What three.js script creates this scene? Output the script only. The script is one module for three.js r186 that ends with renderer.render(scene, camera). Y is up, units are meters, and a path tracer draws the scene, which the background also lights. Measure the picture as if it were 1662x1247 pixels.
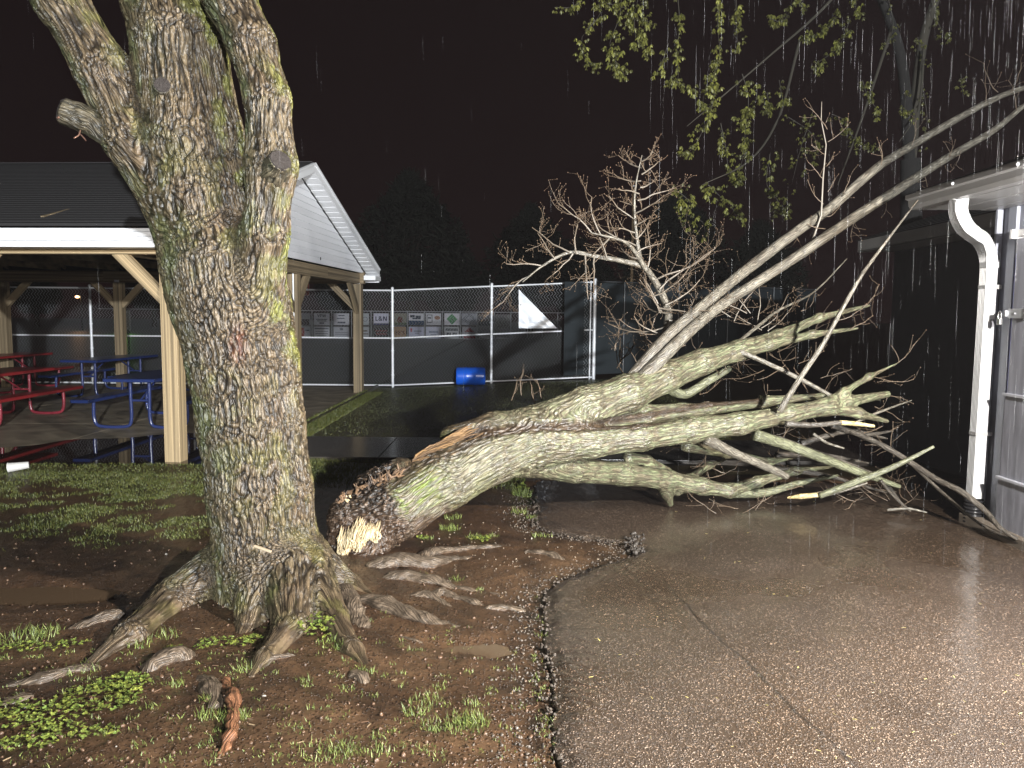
import * as THREE from 'three';
import { mergeGeometries, mergeVertices } from 'three/addons/utils/BufferGeometryUtils.js';
import { RoundedBoxGeometry } from 'three/addons/geometries/RoundedBoxGeometry.js';

// ---------- camera, sky, light, exposure ----------
const scene = new THREE.Scene();
const EYE = 1.75, PITCH = 5.1 * Math.PI / 180, ROLL = 0.009, F = 1250, CX = 831, CY = 623.5;
const camera = new THREE.PerspectiveCamera(2 * Math.atan(CY / F) * 180 / Math.PI, 1662 / 1247, 0.1, 400);
camera.position.set(0, EYE, 0);
camera.rotation.order = 'YXZ';
camera.rotation.set(-PITCH, 0, ROLL);
scene.add(camera);

const renderer = new THREE.WebGLRenderer({ antialias: true });
renderer.setSize(1024, 768);
renderer.toneMapping = THREE.LinearToneMapping;
renderer.toneMappingExposure = 2.15;
renderer.shadowMap.enabled = true;

{ // overcast night sky: almost black with a faint brown town glow low down
  const w = 64, h = 32, d = new Float32Array(w * h * 4);
  for (let j = 0; j < h; j++) for (let i = 0; i < w; i++) {
    const el = ((j + 0.5) / h - 0.5) * Math.PI, g = Math.exp(-Math.max(0, el) * 1.6), o = (j * w + i) * 4;
    d[o] = 0.0016 + 0.0020 * g; d[o + 1] = 0.0007 + 0.0008 * g; d[o + 2] = 0.0008 + 0.0007 * g; d[o + 3] = 1;
  }
  const t = new THREE.DataTexture(d, w, h, THREE.RGBAFormat, THREE.FloatType);
  t.mapping = THREE.EquirectangularReflectionMapping; t.magFilter = THREE.LinearFilter; t.wrapS = THREE.RepeatWrapping; t.needsUpdate = true;
  scene.background = t; scene.environment = t;
}
const SUN = new THREE.DirectionalLight(new THREE.Color(1.0, 0.965, 0.91), 0.05);   // what little the night sky gives from behind the photographer
SUN.position.set(22, 14, 40); SUN.target.position.set(0, 0, 0);
SUN.castShadow = true; SUN.shadow.radius = 20; SUN.shadow.mapSize.set(2048, 2048);
Object.assign(SUN.shadow.camera, { left: -25, right: 25, top: 14, bottom: -14, near: 1, far: 140 });
scene.add(SUN, SUN.target);
const LAMP = [3.24, 2.46, -2.1], LAMP_CD = 128;           // floodlight under the roof edge, just outside the frame
const flood = new THREE.PointLight(new THREE.Color(1.0, 0.955, 0.89), LAMP_CD, 0, 2);
flood.position.set(...LAMP); flood.castShadow = true; flood.shadow.radius = 3; scene.add(flood);
const YARD = [5.0, 3.6, 14], YARD_CD = 1420;               // car park light on its pole, behind the photographer
const yard = new THREE.PointLight(new THREE.Color(0.93, 0.97, 1.0), YARD_CD, 0, 2);
yard.position.set(...YARD); yard.castShadow = true; yard.shadow.radius = 6; scene.add(yard);
scene.fog = new THREE.FogExp2(0xb0acae, 0.0004);

// ---------- helpers ----------
let seed = 7;
const rnd = () => { seed = (seed + 0x6D2B79F5) | 0; let t = Math.imul(seed ^ (seed >>> 15), 1 | seed); t = (t + Math.imul(t ^ (t >>> 7), 61 | t)) ^ t; return ((t ^ (t >>> 14)) >>> 0) / 4294967296; };
const rr = (a, b) => a + (b - a) * rnd();
const clamp = (x, a = 0, b = 1) => Math.min(b, Math.max(a, x));
const sstep = (a, b, x) => { const t = clamp((x - a) / (b - a)); return t * t * (3 - 2 * t); };
const mix = (a, b, t) => a + (b - a) * t;
const mix3 = (a, b, t) => [mix(a[0], b[0], t), mix(a[1], b[1], t), mix(a[2], b[2], t)];
const V = (x, y, z) => new THREE.Vector3(x, y, z);
const C = (r, g, b) => new THREE.Color().setRGB(r, g, b);
const PERM = new Uint8Array(512);
{ const p = [...Array(256).keys()]; for (let i = 255; i > 0; i--) { const j = Math.floor(rnd() * (i + 1)); [p[i], p[j]] = [p[j], p[i]]; } for (let i = 0; i < 512; i++) PERM[i] = p[i & 255]; }
const grad = (h, x, y, z) => { h &= 15; const u = h < 8 ? x : y, v = h < 4 ? y : h === 12 || h === 14 ? x : z; return ((h & 1) ? -u : u) + ((h & 2) ? -v : v); };
function noise(x, y, z) {
  const X = Math.floor(x), Y = Math.floor(y), Z = Math.floor(z); x -= X; y -= Y; z -= Z;
  const u = x * x * x * (x * (x * 6 - 15) + 10), v = y * y * y * (y * (y * 6 - 15) + 10), w = z * z * z * (z * (z * 6 - 15) + 10);
  const a = X & 255, b = Y & 255, c = Z & 255;
  const A = PERM[a] + b, B = PERM[a + 1] + b, AA = PERM[A & 255] + c, AB = PERM[(A + 1) & 255] + c, BA = PERM[B & 255] + c, BB = PERM[(B + 1) & 255] + c;
  return mix(mix(mix(grad(PERM[AA & 511], x, y, z), grad(PERM[BA & 511], x - 1, y, z), u), mix(grad(PERM[AB & 511], x, y - 1, z), grad(PERM[BB & 511], x - 1, y - 1, z), u), v),
    mix(mix(grad(PERM[(AA + 1) & 511], x, y, z - 1), grad(PERM[(BA + 1) & 511], x - 1, y, z - 1), u), mix(grad(PERM[(AB + 1) & 511], x, y - 1, z - 1), grad(PERM[(BB + 1) & 511], x - 1, y - 1, z - 1), u), v), w);
}
const fbm = (x, y, z, n = 3) => { let s = 0, a = 1, f = 1; for (let i = 0; i < n; i++) { s += a * noise(x * f, y * f, z * f); a *= 0.5; f *= 2.03; } return s; };

// gradient noise in the plane that repeats after px, py cells
function pnoise(x, y, px, py, s = 0) {
  const X = Math.floor(x), Y = Math.floor(y), fx = x - X, fy = y - Y, u = fx * fx * (3 - 2 * fx), v = fy * fy * (3 - 2 * fy), h = (i, j) => PERM[(PERM[(((i % px) + px) % px + s) & 255] + ((j % py) + py) % py) & 511] / 256 * 6.2832, g = (i, j, a, b) => { const t = h(i, j); return Math.cos(t) * a + Math.sin(t) * b; };
  return 1.5 * mix(mix(g(X, Y, fx, fy), g(X + 1, Y, fx - 1, fy), u), mix(g(X, Y + 1, fx, fy - 1), g(X + 1, Y + 1, fx - 1, fy - 1), u), v);
}
// a picture position and a true distance give a place; gnd() the place on the ground
function ray(px, py) {
  const u = (px - CX) / F, v = -(py - CY) / F, cr = Math.cos(ROLL), sr = Math.sin(ROLL), x = u * cr - v * sr, y = u * sr + v * cr;
  return V(x, y * Math.cos(PITCH) - Math.sin(PITCH), -(Math.cos(PITCH) + y * Math.sin(PITCH)));
}
const at = (px, py, dep) => { const d = ray(px, py); return d.multiplyScalar(dep / -d.z).add(V(0, EYE, 0)); };
const gnd = (px, py, y = 0) => { const d = ray(px, py); return d.multiplyScalar((y - EYE) / d.y).add(V(0, EYE, 0)); };

const used = {};
function numbered(n) { const k = used[n] = (used[n] ?? -1) + 1; return k ? `${n}_${String(k).padStart(3, '0')}` : n; }
function tag(o, label, category, group, kind) { if (label) o.userData.label = label; if (category) o.userData.category = category; if (group) o.userData.group = group; if (kind) o.userData.kind = kind; return o; }
function thing(name, label, category, pos = [0, 0, 0], turn = 0, group) {
  const o = new THREE.Group(); o.name = numbered(name); o.position.set(...pos); o.rotation.y = turn; scene.add(o); return tag(o, label, category, group);
}
function mesh(name, geo, mat, parent = scene) {
  if (Array.isArray(geo)) geo = mergeGeometries(geo.map(g => { const q = g.index ? g.toNonIndexed() : g; if (!q.attributes.uv) q.setAttribute('uv', new THREE.BufferAttribute(new Float32Array(q.attributes.position.count * 2), 2)); for (const k of Object.keys(q.attributes)) if (!['position', 'normal', 'uv'].includes(k)) q.deleteAttribute(k); return q; }));
  const m = new THREE.Mesh(geo, mat); m.name = parent === scene ? numbered(name) : name; m.castShadow = m.receiveShadow = true; parent.add(m); return m;
}
function copyOf(o, label) { const c = o.clone(); c.name = numbered(o.name.replace(/_\d{3}$/, '')); scene.add(c); if (label) c.userData.label = label; return c; }
const std = (r, g, b, rough = 0.6, extra = {}) => new THREE.MeshStandardMaterial({ color: C(r, g, b), roughness: rough, ...extra });
const vcol = (rough = 0.6, extra = {}) => new THREE.MeshStandardMaterial({ color: 0xffffff, vertexColors: true, roughness: rough, ...extra });
const box = (w, h, d, x = 0, y = 0, z = 0, r = 0.004) => { const g = r ? new RoundedBoxGeometry(w, h, d, 1, Math.min(r, w / 3, h / 3, d / 3)) : new THREE.BoxGeometry(w, h, d); return g.translate(x, y, z); };
function bar(a, b, w, d = w, r = 0.004, up = V(0, 1, 0)) {     // a box from a to b
  const dir = b.clone().sub(a), L = dir.length(); dir.normalize();
  let side = new THREE.Vector3().crossVectors(up, dir); if (side.lengthSq() < 1e-6) side = V(1, 0, 0); side.normalize();
  const u2 = new THREE.Vector3().crossVectors(dir, side), g = box(w, d, L, 0, 0, 0, r);
  return g.applyMatrix4(new THREE.Matrix4().makeBasis(side, u2, dir).setPosition(a.clone().add(b).multiplyScalar(0.5)));
}
const pipe = (pts, r, seg = 24, rad = 8) => new THREE.TubeGeometry(new THREE.CatmullRomCurve3(pts, false, 'centripetal'), seg, r, rad, false);
const rod = (a, b, r, n = 8) => { const dir = b.clone().sub(a), L = dir.length(), g = new THREE.CylinderGeometry(r, r, L, n); g.applyQuaternion(new THREE.Quaternion().setFromUnitVectors(V(0, 1, 0), dir.normalize())); return g.translate((a.x + b.x) / 2, (a.y + b.y) / 2, (a.z + b.z) / 2); };
function dataTex(w, h, fill, srgb, repeat) {
  const d = new Uint8Array(w * h * 4);
  fill(d, w, h);
  const t = new THREE.DataTexture(d, w, h, THREE.RGBAFormat, THREE.UnsignedByteType);
  t.wrapS = t.wrapT = THREE.RepeatWrapping; t.magFilter = THREE.LinearFilter; t.minFilter = THREE.LinearFilter; if (srgb) t.colorSpace = THREE.SRGBColorSpace; if (repeat) t.repeat.set(...repeat); t.needsUpdate = true; return t;
}

// ---------- the lie of the land ----------
const TREE = at(440, 985, 4.6), BASE2 = at(590, 930, 5.45);
const PUD = [gnd(745, 1050), gnd(90, 962)];
const asphaltLeft = z => { // left edge of the pavement, with the bay of mud that eats into it
  const d = z + 5.72, bay = 0.78 * Math.exp(-(d * d) / (d > 0 ? 0.30 : 0.12));
  return 0.2 + bay + 0.02 * noise(z * 3.1, 4.2, 0) + 0.03 * noise(z * 11, 1.2, 0) + 0.012 * noise(z * 37, 2.2, 0) + (z < -6.8 ? 0.05 : 0);
};
const ASPH_BACK = -8.05;
function H(x, z) {
  const far = sstep(-12, -18, z) * 0.05 * clamp(x + 2.9, 0, 12);
  const r2 = (x - TREE.x) ** 2 + (z - TREE.z) ** 2, b2 = (x - BASE2.x) ** 2 + (z - BASE2.z) ** 2;
  let y = far + 0.05 * Math.exp(-r2 / 0.8) + 0.05 * Math.exp(-b2 / 0.5);
  if (z > -12 && z < 1) {
    y += 0.016 * noise(x * 1.3, z * 1.3, 5.5) + 0.009 * noise(x * 4.1, z * 4.1, 1.5) + 0.0055 * noise(x * 11, z * 11, 2.5);
    if (x > -4.5 && x < 1.3 && z > -8) { const n = noise(x * 26, z * 26, 7.7); y += 0.0045 * n + 0.0035 * Math.max(0, noise(x * 44, z * 44, 3.1)) + 0.003 * noise(x * 75, z * 75, 9.1); }
  }
  y -= 0.035 * Math.exp(-(((x - PUD[0].x) / 0.28) ** 2 + ((z - PUD[0].z) / 0.11) ** 2)) + 0.05 * Math.exp(-(((x - PUD[1].x) / 0.75) ** 2 + ((z - PUD[1].z) / 0.2) ** 2));
  if (x < -3.2) y += 0.065 * sstep(-8.25, -8.48, z);
  y -= 0.03 * sstep(0.45, 0.02, Math.abs(x - asphaltLeft(z))) * (z > -8 ? 1 : 0);
  if (x > asphaltLeft(z) + 0.02 && z > ASPH_BACK + 0.02 && x < 14) y = Math.min(y, 0) - 0.07;
  if (x < -3.25 && z < -8.52 && z > -18.2 && x > -16.6) y = -0.06;
  if (x >= -3.3 && x < 5.1 && z < -9.15 && z > -10.85) y = -0.05;
  return y;
}
// ---------- textures of the ground ----------
function splats(n, size, tile, rmin, rmax, paint) {   // round bits on a tile that repeats; paint(o, height 0..1, k)
  for (let k = 0; k < n; k++) {
    const cx = rnd() * size, cy = rnd() * size, r = rr(rmin, rmax) * size / tile, el = rr(0.7, 1), an = rr(0, 3.14), ca = Math.cos(an), sa = Math.sin(an), R = Math.ceil(r);
    for (let j = -R; j <= R; j++) for (let i = -R; i <= R; i++) {
      const u = (i * ca + j * sa) / r, v = (-i * sa + j * ca) / (r * el), q = u * u + v * v; if (q > 1) continue;
      paint((((Math.floor(cy) + j + size) % size) * size + (Math.floor(cx) + i + size) % size), Math.sqrt(1 - q), k);
    }
  }
}
const TN = 1024;
const tnoise = (i, j, f, s) => { const a = i / TN * Math.PI * 2, b = j / TN * Math.PI * 2, R = f / (2 * Math.PI); return noise(Math.cos(a) * R + 11 + s, Math.sin(a) * R + Math.cos(b) * R * 1.13 + 7, Math.sin(b) * R + 3); };
const ashCol = new Float32Array(TN * TN * 3), ashH = new Float32Array(TN * TN);
{
  for (let j = 0; j < TN; j++) for (let i = 0; i < TN; i++) { const o = j * TN + i, n = rnd(); ashH[o] = 0.12 + 0.12 * n; const v = 0.29 + 0.16 * n; ashCol[o * 3] = v; ashCol[o * 3 + 1] = v * 0.93; ashCol[o * 3 + 2] = v * 0.86; }
  const tones = Array.from({ length: 6000 }, () => { const w = rnd(); return w < 0.09 ? [0.92, 0.89, 0.85] : w < 0.30 ? [0.68, 0.64, 0.60] : w < 0.65 ? [0.47, 0.435, 0.405] : [0.32, 0.295, 0.275]; });
  splats(30000, TN, 1.4, 0.0016, 0.0048, (o, h, k) => { const v = 0.3 + h * 0.7; if (v > ashH[o]) { ashH[o] = v; const c = tones[k % 6000], e = 0.75 + 0.25 * h; ashCol[o * 3] = c[0] * e; ashCol[o * 3 + 1] = c[1] * e; ashCol[o * 3 + 2] = c[2] * e; } });
}
const T_ash = dataTex(TN, TN, d => { for (let o = 0; o < TN * TN; o++) { for (let c = 0; c < 3; c++) d[o * 4 + c] = 255 * clamp(ashCol[o * 3 + c]); d[o * 4 + 3] = 255; } }, true, [1 / 1.4, 1 / 1.4]);
const T_ashB = dataTex(TN, TN, d => { for (let o = 0; o < TN * TN; o++) { d[o * 4] = d[o * 4 + 1] = d[o * 4 + 2] = 255 * clamp(ashH[o]); d[o * 4 + 3] = 255; } }, false, [1 / 1.4, 1 / 1.4]);
const silt = (x, z) => clamp(0.75 * sstep(0.0, 0.45, fbm(x * 0.75 + 3, z * 0.75, 8.2, 3)) * sstep(-7.5, -5, z)
  + 1.0 * Math.exp(-((x - 0.75) ** 2 / 0.12 + (z + 4.55) ** 2 / 0.16)) + 0.8 * Math.exp(-((x - 1.75) ** 2 / 0.16 + (z + 4.9) ** 2 / 0.06)) + 0.5 * Math.exp(-((x - 3.3) ** 2 / 0.5 + (z + 5.2) ** 2 / 1.6)) + 0.6 * Math.exp(-((x - 1.2 - (z + 3.4) * -0.25) ** 2 / 0.05)) * sstep(-4.4, -3.6, z));
const T_ashR = dataTex(512, 512, d => { for (let j = 0; j < 512; j++) for (let i = 0; i < 512; i++) { const x = i / 51.2, z = -j / 51.2, o = (j * 512 + i) * 4, v = clamp(0.42 - 0.20 * silt(x, z) + 0.12 * fbm(x * 1.5, z * 1.5, 2.2, 3) - 0.1 * sstep(2.6, 3.6, x) * sstep(-4.2, -5, z)); d[o] = d[o + 1] = d[o + 2] = 255 * v; d[o + 3] = 255; } }, false, [0.1, -0.1]);
const soilCol = new Float32Array(TN * TN * 3), soilH = new Float32Array(TN * TN);
{
  for (let j = 0; j < TN; j++) for (let i = 0; i < TN; i++) {
    const o = j * TN + i, n = 0.5 + 0.5 * (tnoise(i, j, 14, 0) + 0.6 * tnoise(i, j, 40, 5) + 0.5 * tnoise(i, j, 110, 9)), g = rnd();
    soilH[o] = 0.35 * n + 0.08 * g; const v = 0.58 + 0.3 * n + 0.1 * g; soilCol[o * 3] = v; soilCol[o * 3 + 1] = v * 0.95; soilCol[o * 3 + 2] = v * 0.9;
  }
  splats(9000, TN, 1.6, 0.002, 0.007, (o, h, k) => { soilH[o] = Math.max(soilH[o], 0.3 + h * (k % 5 ? 0.35 : 0.6)); const t = 0.7 + 0.3 * ((k * 37) % 10) / 10; soilCol[o * 3] = 0.75 * t; soilCol[o * 3 + 1] = 0.68 * t; soilCol[o * 3 + 2] = 0.62 * t; });
  splats(60, TN, 1.6, 0.002, 0.004, (o, h, k) => { soilH[o] = 0.5 + 0.4 * h; soilCol[o * 3] = 1; soilCol[o * 3 + 1] = 0.97; soilCol[o * 3 + 2] = 0.95; });
}
const T_soil = dataTex(TN, TN, d => { for (let o = 0; o < TN * TN; o++) { for (let c = 0; c < 3; c++) d[o * 4 + c] = 255 * clamp(soilCol[o * 3 + c]); d[o * 4 + 3] = 255; } }, true, [1 / 1.6, 1 / 1.6]);
const T_soilB = dataTex(TN, TN, d => { for (let o = 0; o < TN * TN; o++) { d[o * 4] = d[o * 4 + 1] = d[o * 4 + 2] = 255 * clamp(soilH[o]); d[o * 4 + 3] = 255; } }, false, [1 / 1.6, 1 / 1.6]);

// ---------- ground sheet ----------
function sheet(xs, zs, hy, colour) {
  const nx = xs.length, nz = zs.length, P = new Float32Array(nx * nz * 3), U = new Float32Array(nx * nz * 2), K = new Float32Array(nx * nz * 3), I = [];
  for (let j = 0; j < nz; j++) for (let i = 0; i < nx; i++) {
    const x = typeof xs[i] === 'function' ? xs[i](zs[j]) : xs[i], z = zs[j], o = j * nx + i; P.set([x, hy(x, z, i, j), z], o * 3); U.set([x, z], o * 2); K.set(colour(x, z, i, j), o * 3);
    if (i && j) { const a = o - nx - 1, b = o - nx, c = o - 1; I.push(a, c, b, b, c, o); }
  }
  const g = new THREE.BufferGeometry(); g.setAttribute('position', new THREE.BufferAttribute(P, 3)); g.setAttribute('uv', new THREE.BufferAttribute(U, 2)); g.setAttribute('color', new THREE.BufferAttribute(K, 3)); g.setIndex(I); g.computeVertexNormals();
  if (g.attributes.normal.getY(nx + 1) < 0) { const ix = g.index.array; for (let i = 0; i < ix.length; i += 3) { const t = ix[i]; ix[i] = ix[i + 1]; ix[i + 1] = t; } g.computeVertexNormals(); }
  return g;
}
function lines(a, b, step, grow) { const o = [a]; let s = step; while (o[o.length - 1] + s < b) { o.push(o[o.length - 1] + s); s *= grow; } o.push(b); return o; }
const lawnMask = (x, z) => {            // 1 where turf grows
  const n = fbm(x * 0.9, z * 0.9, 3.3, 3), m = fbm(x * 3.1, z * 3.1, 6.3, 2);
  if (z < -8.45) return x < -3.25 && z > -18.2 ? 0 : 1;
  const left = sstep(-1.75, -2.35, x) * sstep(-5.35, -6.1, z + 0.25 * n) * sstep(-0.2, 0.45, n + 1.0 * m - 0.02 + 0.3 * sstep(-6.2, -7.2, z));
  const strip = sstep(-7.4, -8.2, z) * (x < asphaltLeft(z) - 0.1 ? 1 : 0);
  return clamp(Math.max(left, strip));
};
{
  const xs = [...lines(4.5, 160, 0.05, 1.16).map(v => -v).reverse(), ...lines(-4.49, 1.25, 0.0165, 1), ...lines(1.3, 160, 0.06, 1.15)];
  const zs = [...lines(2.3, 12, 0.1, 1.3).map(v => -v + 4.6).map(v => v).sort((p, q) => q - p)].filter(v => v > -2.25);
  let z = -2.3; while (z > -170) { zs.push(z); z -= Math.max(0.011, 0.0028 * (z * z) / 2.3 * (z < -9 ? 1.6 : 0.9)); }
  zs.push(-190);
  const soilA = [0.086, 0.053, 0.032], soilB = [0.150, 0.098, 0.060], soilC = [0.050, 0.032, 0.021], turf = [0.030, 0.030, 0.012];
  const g = sheet(xs, zs, H, (x, z) => {
    const n = fbm(x * 1.1, z * 1.1, 0.4, 4), m = noise(x * 7, z * 7, 4.4);
    let c = mix3(soilA, soilB, clamp(0.5 + n * 0.8 + 0.2 * m)); c = mix3(c, soilC, sstep(0.05, 0.5, fbm(x * 2.3 + 9, z * 2.3, 1.4, 3)) * 0.7);
    c = mix3(c, [0.022, 0.017, 0.013], sstep(0.3, 0.03, Math.abs(x - asphaltLeft(z))) * sstep(-0.3, 0.3, noise(x * 14, z * 14, 2)) * 0.8);
    return mix3(c, turf, lawnMask(x, z) * 0.85);
  });
  const m = vcol(0.38, { map: T_soil, bumpMap: T_soilB, bumpScale: 0.008 });
  tag(mesh('ground', g, m), 'wet brown bare soil and thin turf around the trees', null, null, 'structure');
}
// ---------- asphalt ----------
{
  const N = 250, xs = [z => asphaltLeft(z) - 0.012, z => asphaltLeft(z) - 0.004];
  for (let i = 0; i <= N; i++) { const t = i / N; xs.push(z => { const l = asphaltLeft(z); return l + 0.01 + (4.4 - l) * t; }); }
  for (const x of [5, 6, 8, 11, 14]) xs.push(() => x);
  const zs = []; let z = 6; while (z > -2.2) { zs.push(z); z -= 0.3; } z = -2.2; while (z > ASPH_BACK) { zs.push(z); z -= Math.max(0.012, 0.0026 * z * z / 2.2); } zs.push(ASPH_BACK, ASPH_BACK - 0.02, ASPH_BACK - 0.05);
  const ca = gnd(1130, 1000), cb = gnd(1385, 1247), cn = V(-(cb.z - ca.z), 0, cb.x - ca.x).normalize();
  const crackD = (x, z) => (x - ca.x) * cn.x + (z - ca.z) * cn.z + 0.035 * noise(z * 4, x * 2, 3) + 0.012 * noise(z * 17, x * 6, 8);
  const c2a = gnd(1010, 905), c2b = gnd(1075, 1010), c2n = V(-(c2b.z - c2a.z), 0, c2b.x - c2a.x).normalize();
  const crack2 = (x, z) => Math.abs((x - c2a.x) * c2n.x + (z - c2a.z) * c2n.z + 0.07 * noise(z * 5, x * 3, 5) + 0.03 * noise(z * 19, x * 7, 6)) + (z < c2a.z || z > c2b.z ? 1 : 0);
  const g = sheet(xs, zs, (x, z, i, j) => {
    if (i === 0 || j === zs.length - 1) return -0.12;
    const cr = crackD(x, z), on = sstep(-5.2, -4.6, z);
    let y = 0.004 + 0.009 * noise(x * 0.8, z * 0.8, 9) + 0.004 * noise(x * 3, z * 3, 4) + 0.0018 * noise(x * 30, z * 30, 4) + 0.0016 * noise(x * 55, z * 55, 1.4);
    y += on * (cr > 0 ? 0.007 * Math.exp(-cr / 0.12) : -0.006 * Math.exp(cr / 0.05)) - 0.008 * sstep(0.02, 0.0, crack2(x, z));
    return y - 0.02 * sstep(0.09, 0, x - asphaltLeft(z)) + 0.010 * noise(x * 24, z * 24, 6) * sstep(0.35, 0.02, x - asphaltLeft(z));
  }, (x, z) => {
    const n = fbm(x * 0.9, z * 0.9, 4.4, 4), s = silt(x, z), e = x - asphaltLeft(z);
    let c = mix3([0.335, 0.265, 0.212], [0.485, 0.387, 0.312], clamp(0.5 + n)); c = mix3(c, [0.34, 0.245, 0.165], s * 0.45);
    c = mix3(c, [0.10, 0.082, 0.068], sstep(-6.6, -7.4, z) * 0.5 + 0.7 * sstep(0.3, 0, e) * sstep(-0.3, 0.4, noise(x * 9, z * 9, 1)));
    const cr = Math.abs(crackD(x, z)); return mix3(c, [0.02, 0.017, 0.014], sstep(-5.2, -4.6, z) * sstep(0.02, 0.004, cr) * 0.8 + 0.3 * sstep(0.02, 0.004, crack2(x, z)));
  });
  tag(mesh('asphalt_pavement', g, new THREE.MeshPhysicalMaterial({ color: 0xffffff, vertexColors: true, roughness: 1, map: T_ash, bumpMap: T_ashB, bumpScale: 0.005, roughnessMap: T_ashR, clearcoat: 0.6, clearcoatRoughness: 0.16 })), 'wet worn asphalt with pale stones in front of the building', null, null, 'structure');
}
// ---------- concrete slab, footpath, water standing on them ----------
const slabTex = dataTex(512, 512, (d, w) => { for (let j = 0; j < w; j++) for (let i = 0; i < w; i++) { const o = (j * w + i) * 4, a = i / w * 6.2832, b = j / w * 6.2832, v = 0.8 + 0.22 * fbm(Math.cos(a) * 1.2 + 3, Math.sin(a) * 1.2 + Math.cos(b) * 1.2, Math.sin(b) * 1.2, 4) + 0.05 * rnd(); d[o] = d[o + 1] = d[o + 2] = 255 * clamp(v); d[o + 3] = 255; } }, true, [0.4, 0.4]);
const M_conc = std(0.34, 0.285, 0.205, 0.5, { map: slabTex }), M_wetpath = std(0.075, 0.066, 0.058, 0.22, { map: slabTex });
function flatUV(g) { const p = g.attributes.position, u = new Float32Array(p.count * 2); for (let i = 0; i < p.count; i++) u.set([p.getX(i), p.getZ(i)], i * 2); g.setAttribute('uv', new THREE.BufferAttribute(u, 2)); return g; }
{
  const s = thing('concrete_slab', 'grey concrete floor slab under the picnic pavilion', null); s.userData.kind = 'structure';
  for (let i = 0; i < 5; i++) for (let j = 0; j < 3; j++) mesh('slab_panel', flatUV(box(2.64, 0.12, 3.19, -3.3 - 1.325 - i * 2.65, -0.035, -8.56 - 1.6 - j * 3.2, 0.006)), M_conc, s);
  const p = thing('footpath', 'dark wet concrete footpath crossing behind the trees', null); p.userData.kind = 'structure';
  for (let i = 0; i < 5; i++) mesh('path_panel', flatUV(box(1.64, 0.1, 1.56, -2.44 + i * 1.65, -0.03, -10.0, 0.006)), M_wetpath, p);
  const M_water = new THREE.MeshPhysicalMaterial({ color: C(0.012, 0.009, 0.007), roughness: 0.03, ior: 1.33 });
  const pool = (name, label, pts, y, mat) => { const sh = new THREE.Shape(new THREE.SplineCurve(pts.map(p => new THREE.Vector2(p[0], -p[1]))).getPoints(90)); const g = new THREE.ShapeGeometry(sh); g.rotateX(-Math.PI / 2); g.translate(0, y, 0); tag(mesh(name, g, mat), label, null, null, 'structure'); };
  const G = (x, y) => { const p = gnd(x, y, 0.03); return [p.x, p.z]; };
  pool('puddle', 'black mirror-like rainwater along the front edge of the slab', [[-3.32, -8.568], [-4.5, -8.568], [-6.5, -8.568], [-9, -8.6], G(-60, 735), G(0, 727), G(60, 722), G(110, 714), G(160, 712), G(200, 711), G(262, 705), G(300, 702), [-3.4, -10.2], [-3.32, -9.4], [-3.32, -8.6]], 0.0285, M_water);
  const M_mudwater = new THREE.MeshPhysicalMaterial({ color: C(0.085, 0.056, 0.034), roughness: 0.06, ior: 1.33 });
  const oval = (c, rx, rz) => [...Array(18).keys()].map(i => { const a = i / 18 * 6.2832, k = 1 + 0.25 * noise(Math.cos(a) * 1.5 + c.x, Math.sin(a) * 1.5, 3); return [c.x + Math.cos(a) * rx * k, c.z + Math.sin(a) * rz * k]; });
  const level = (c, rx, rz) => { let m = 0; for (let a = 0; a < 16; a++) m += H(c.x + rx * Math.cos(a * 0.39), c.z + rz * Math.sin(a * 0.39)) / 16; return m; };
  pool('puddle', 'shallow brown puddle on the bare soil between roots', oval(PUD[0], 0.27, 0.12), level(PUD[0], 0.17, 0.07) - 0.004, M_mudwater);
  pool('puddle', 'dark muddy puddle on bare soil left of the standing trunk', oval(PUD[1], 1.1, 0.34), level(PUD[1], 0.55, 0.15), M_mudwater);
}
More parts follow.
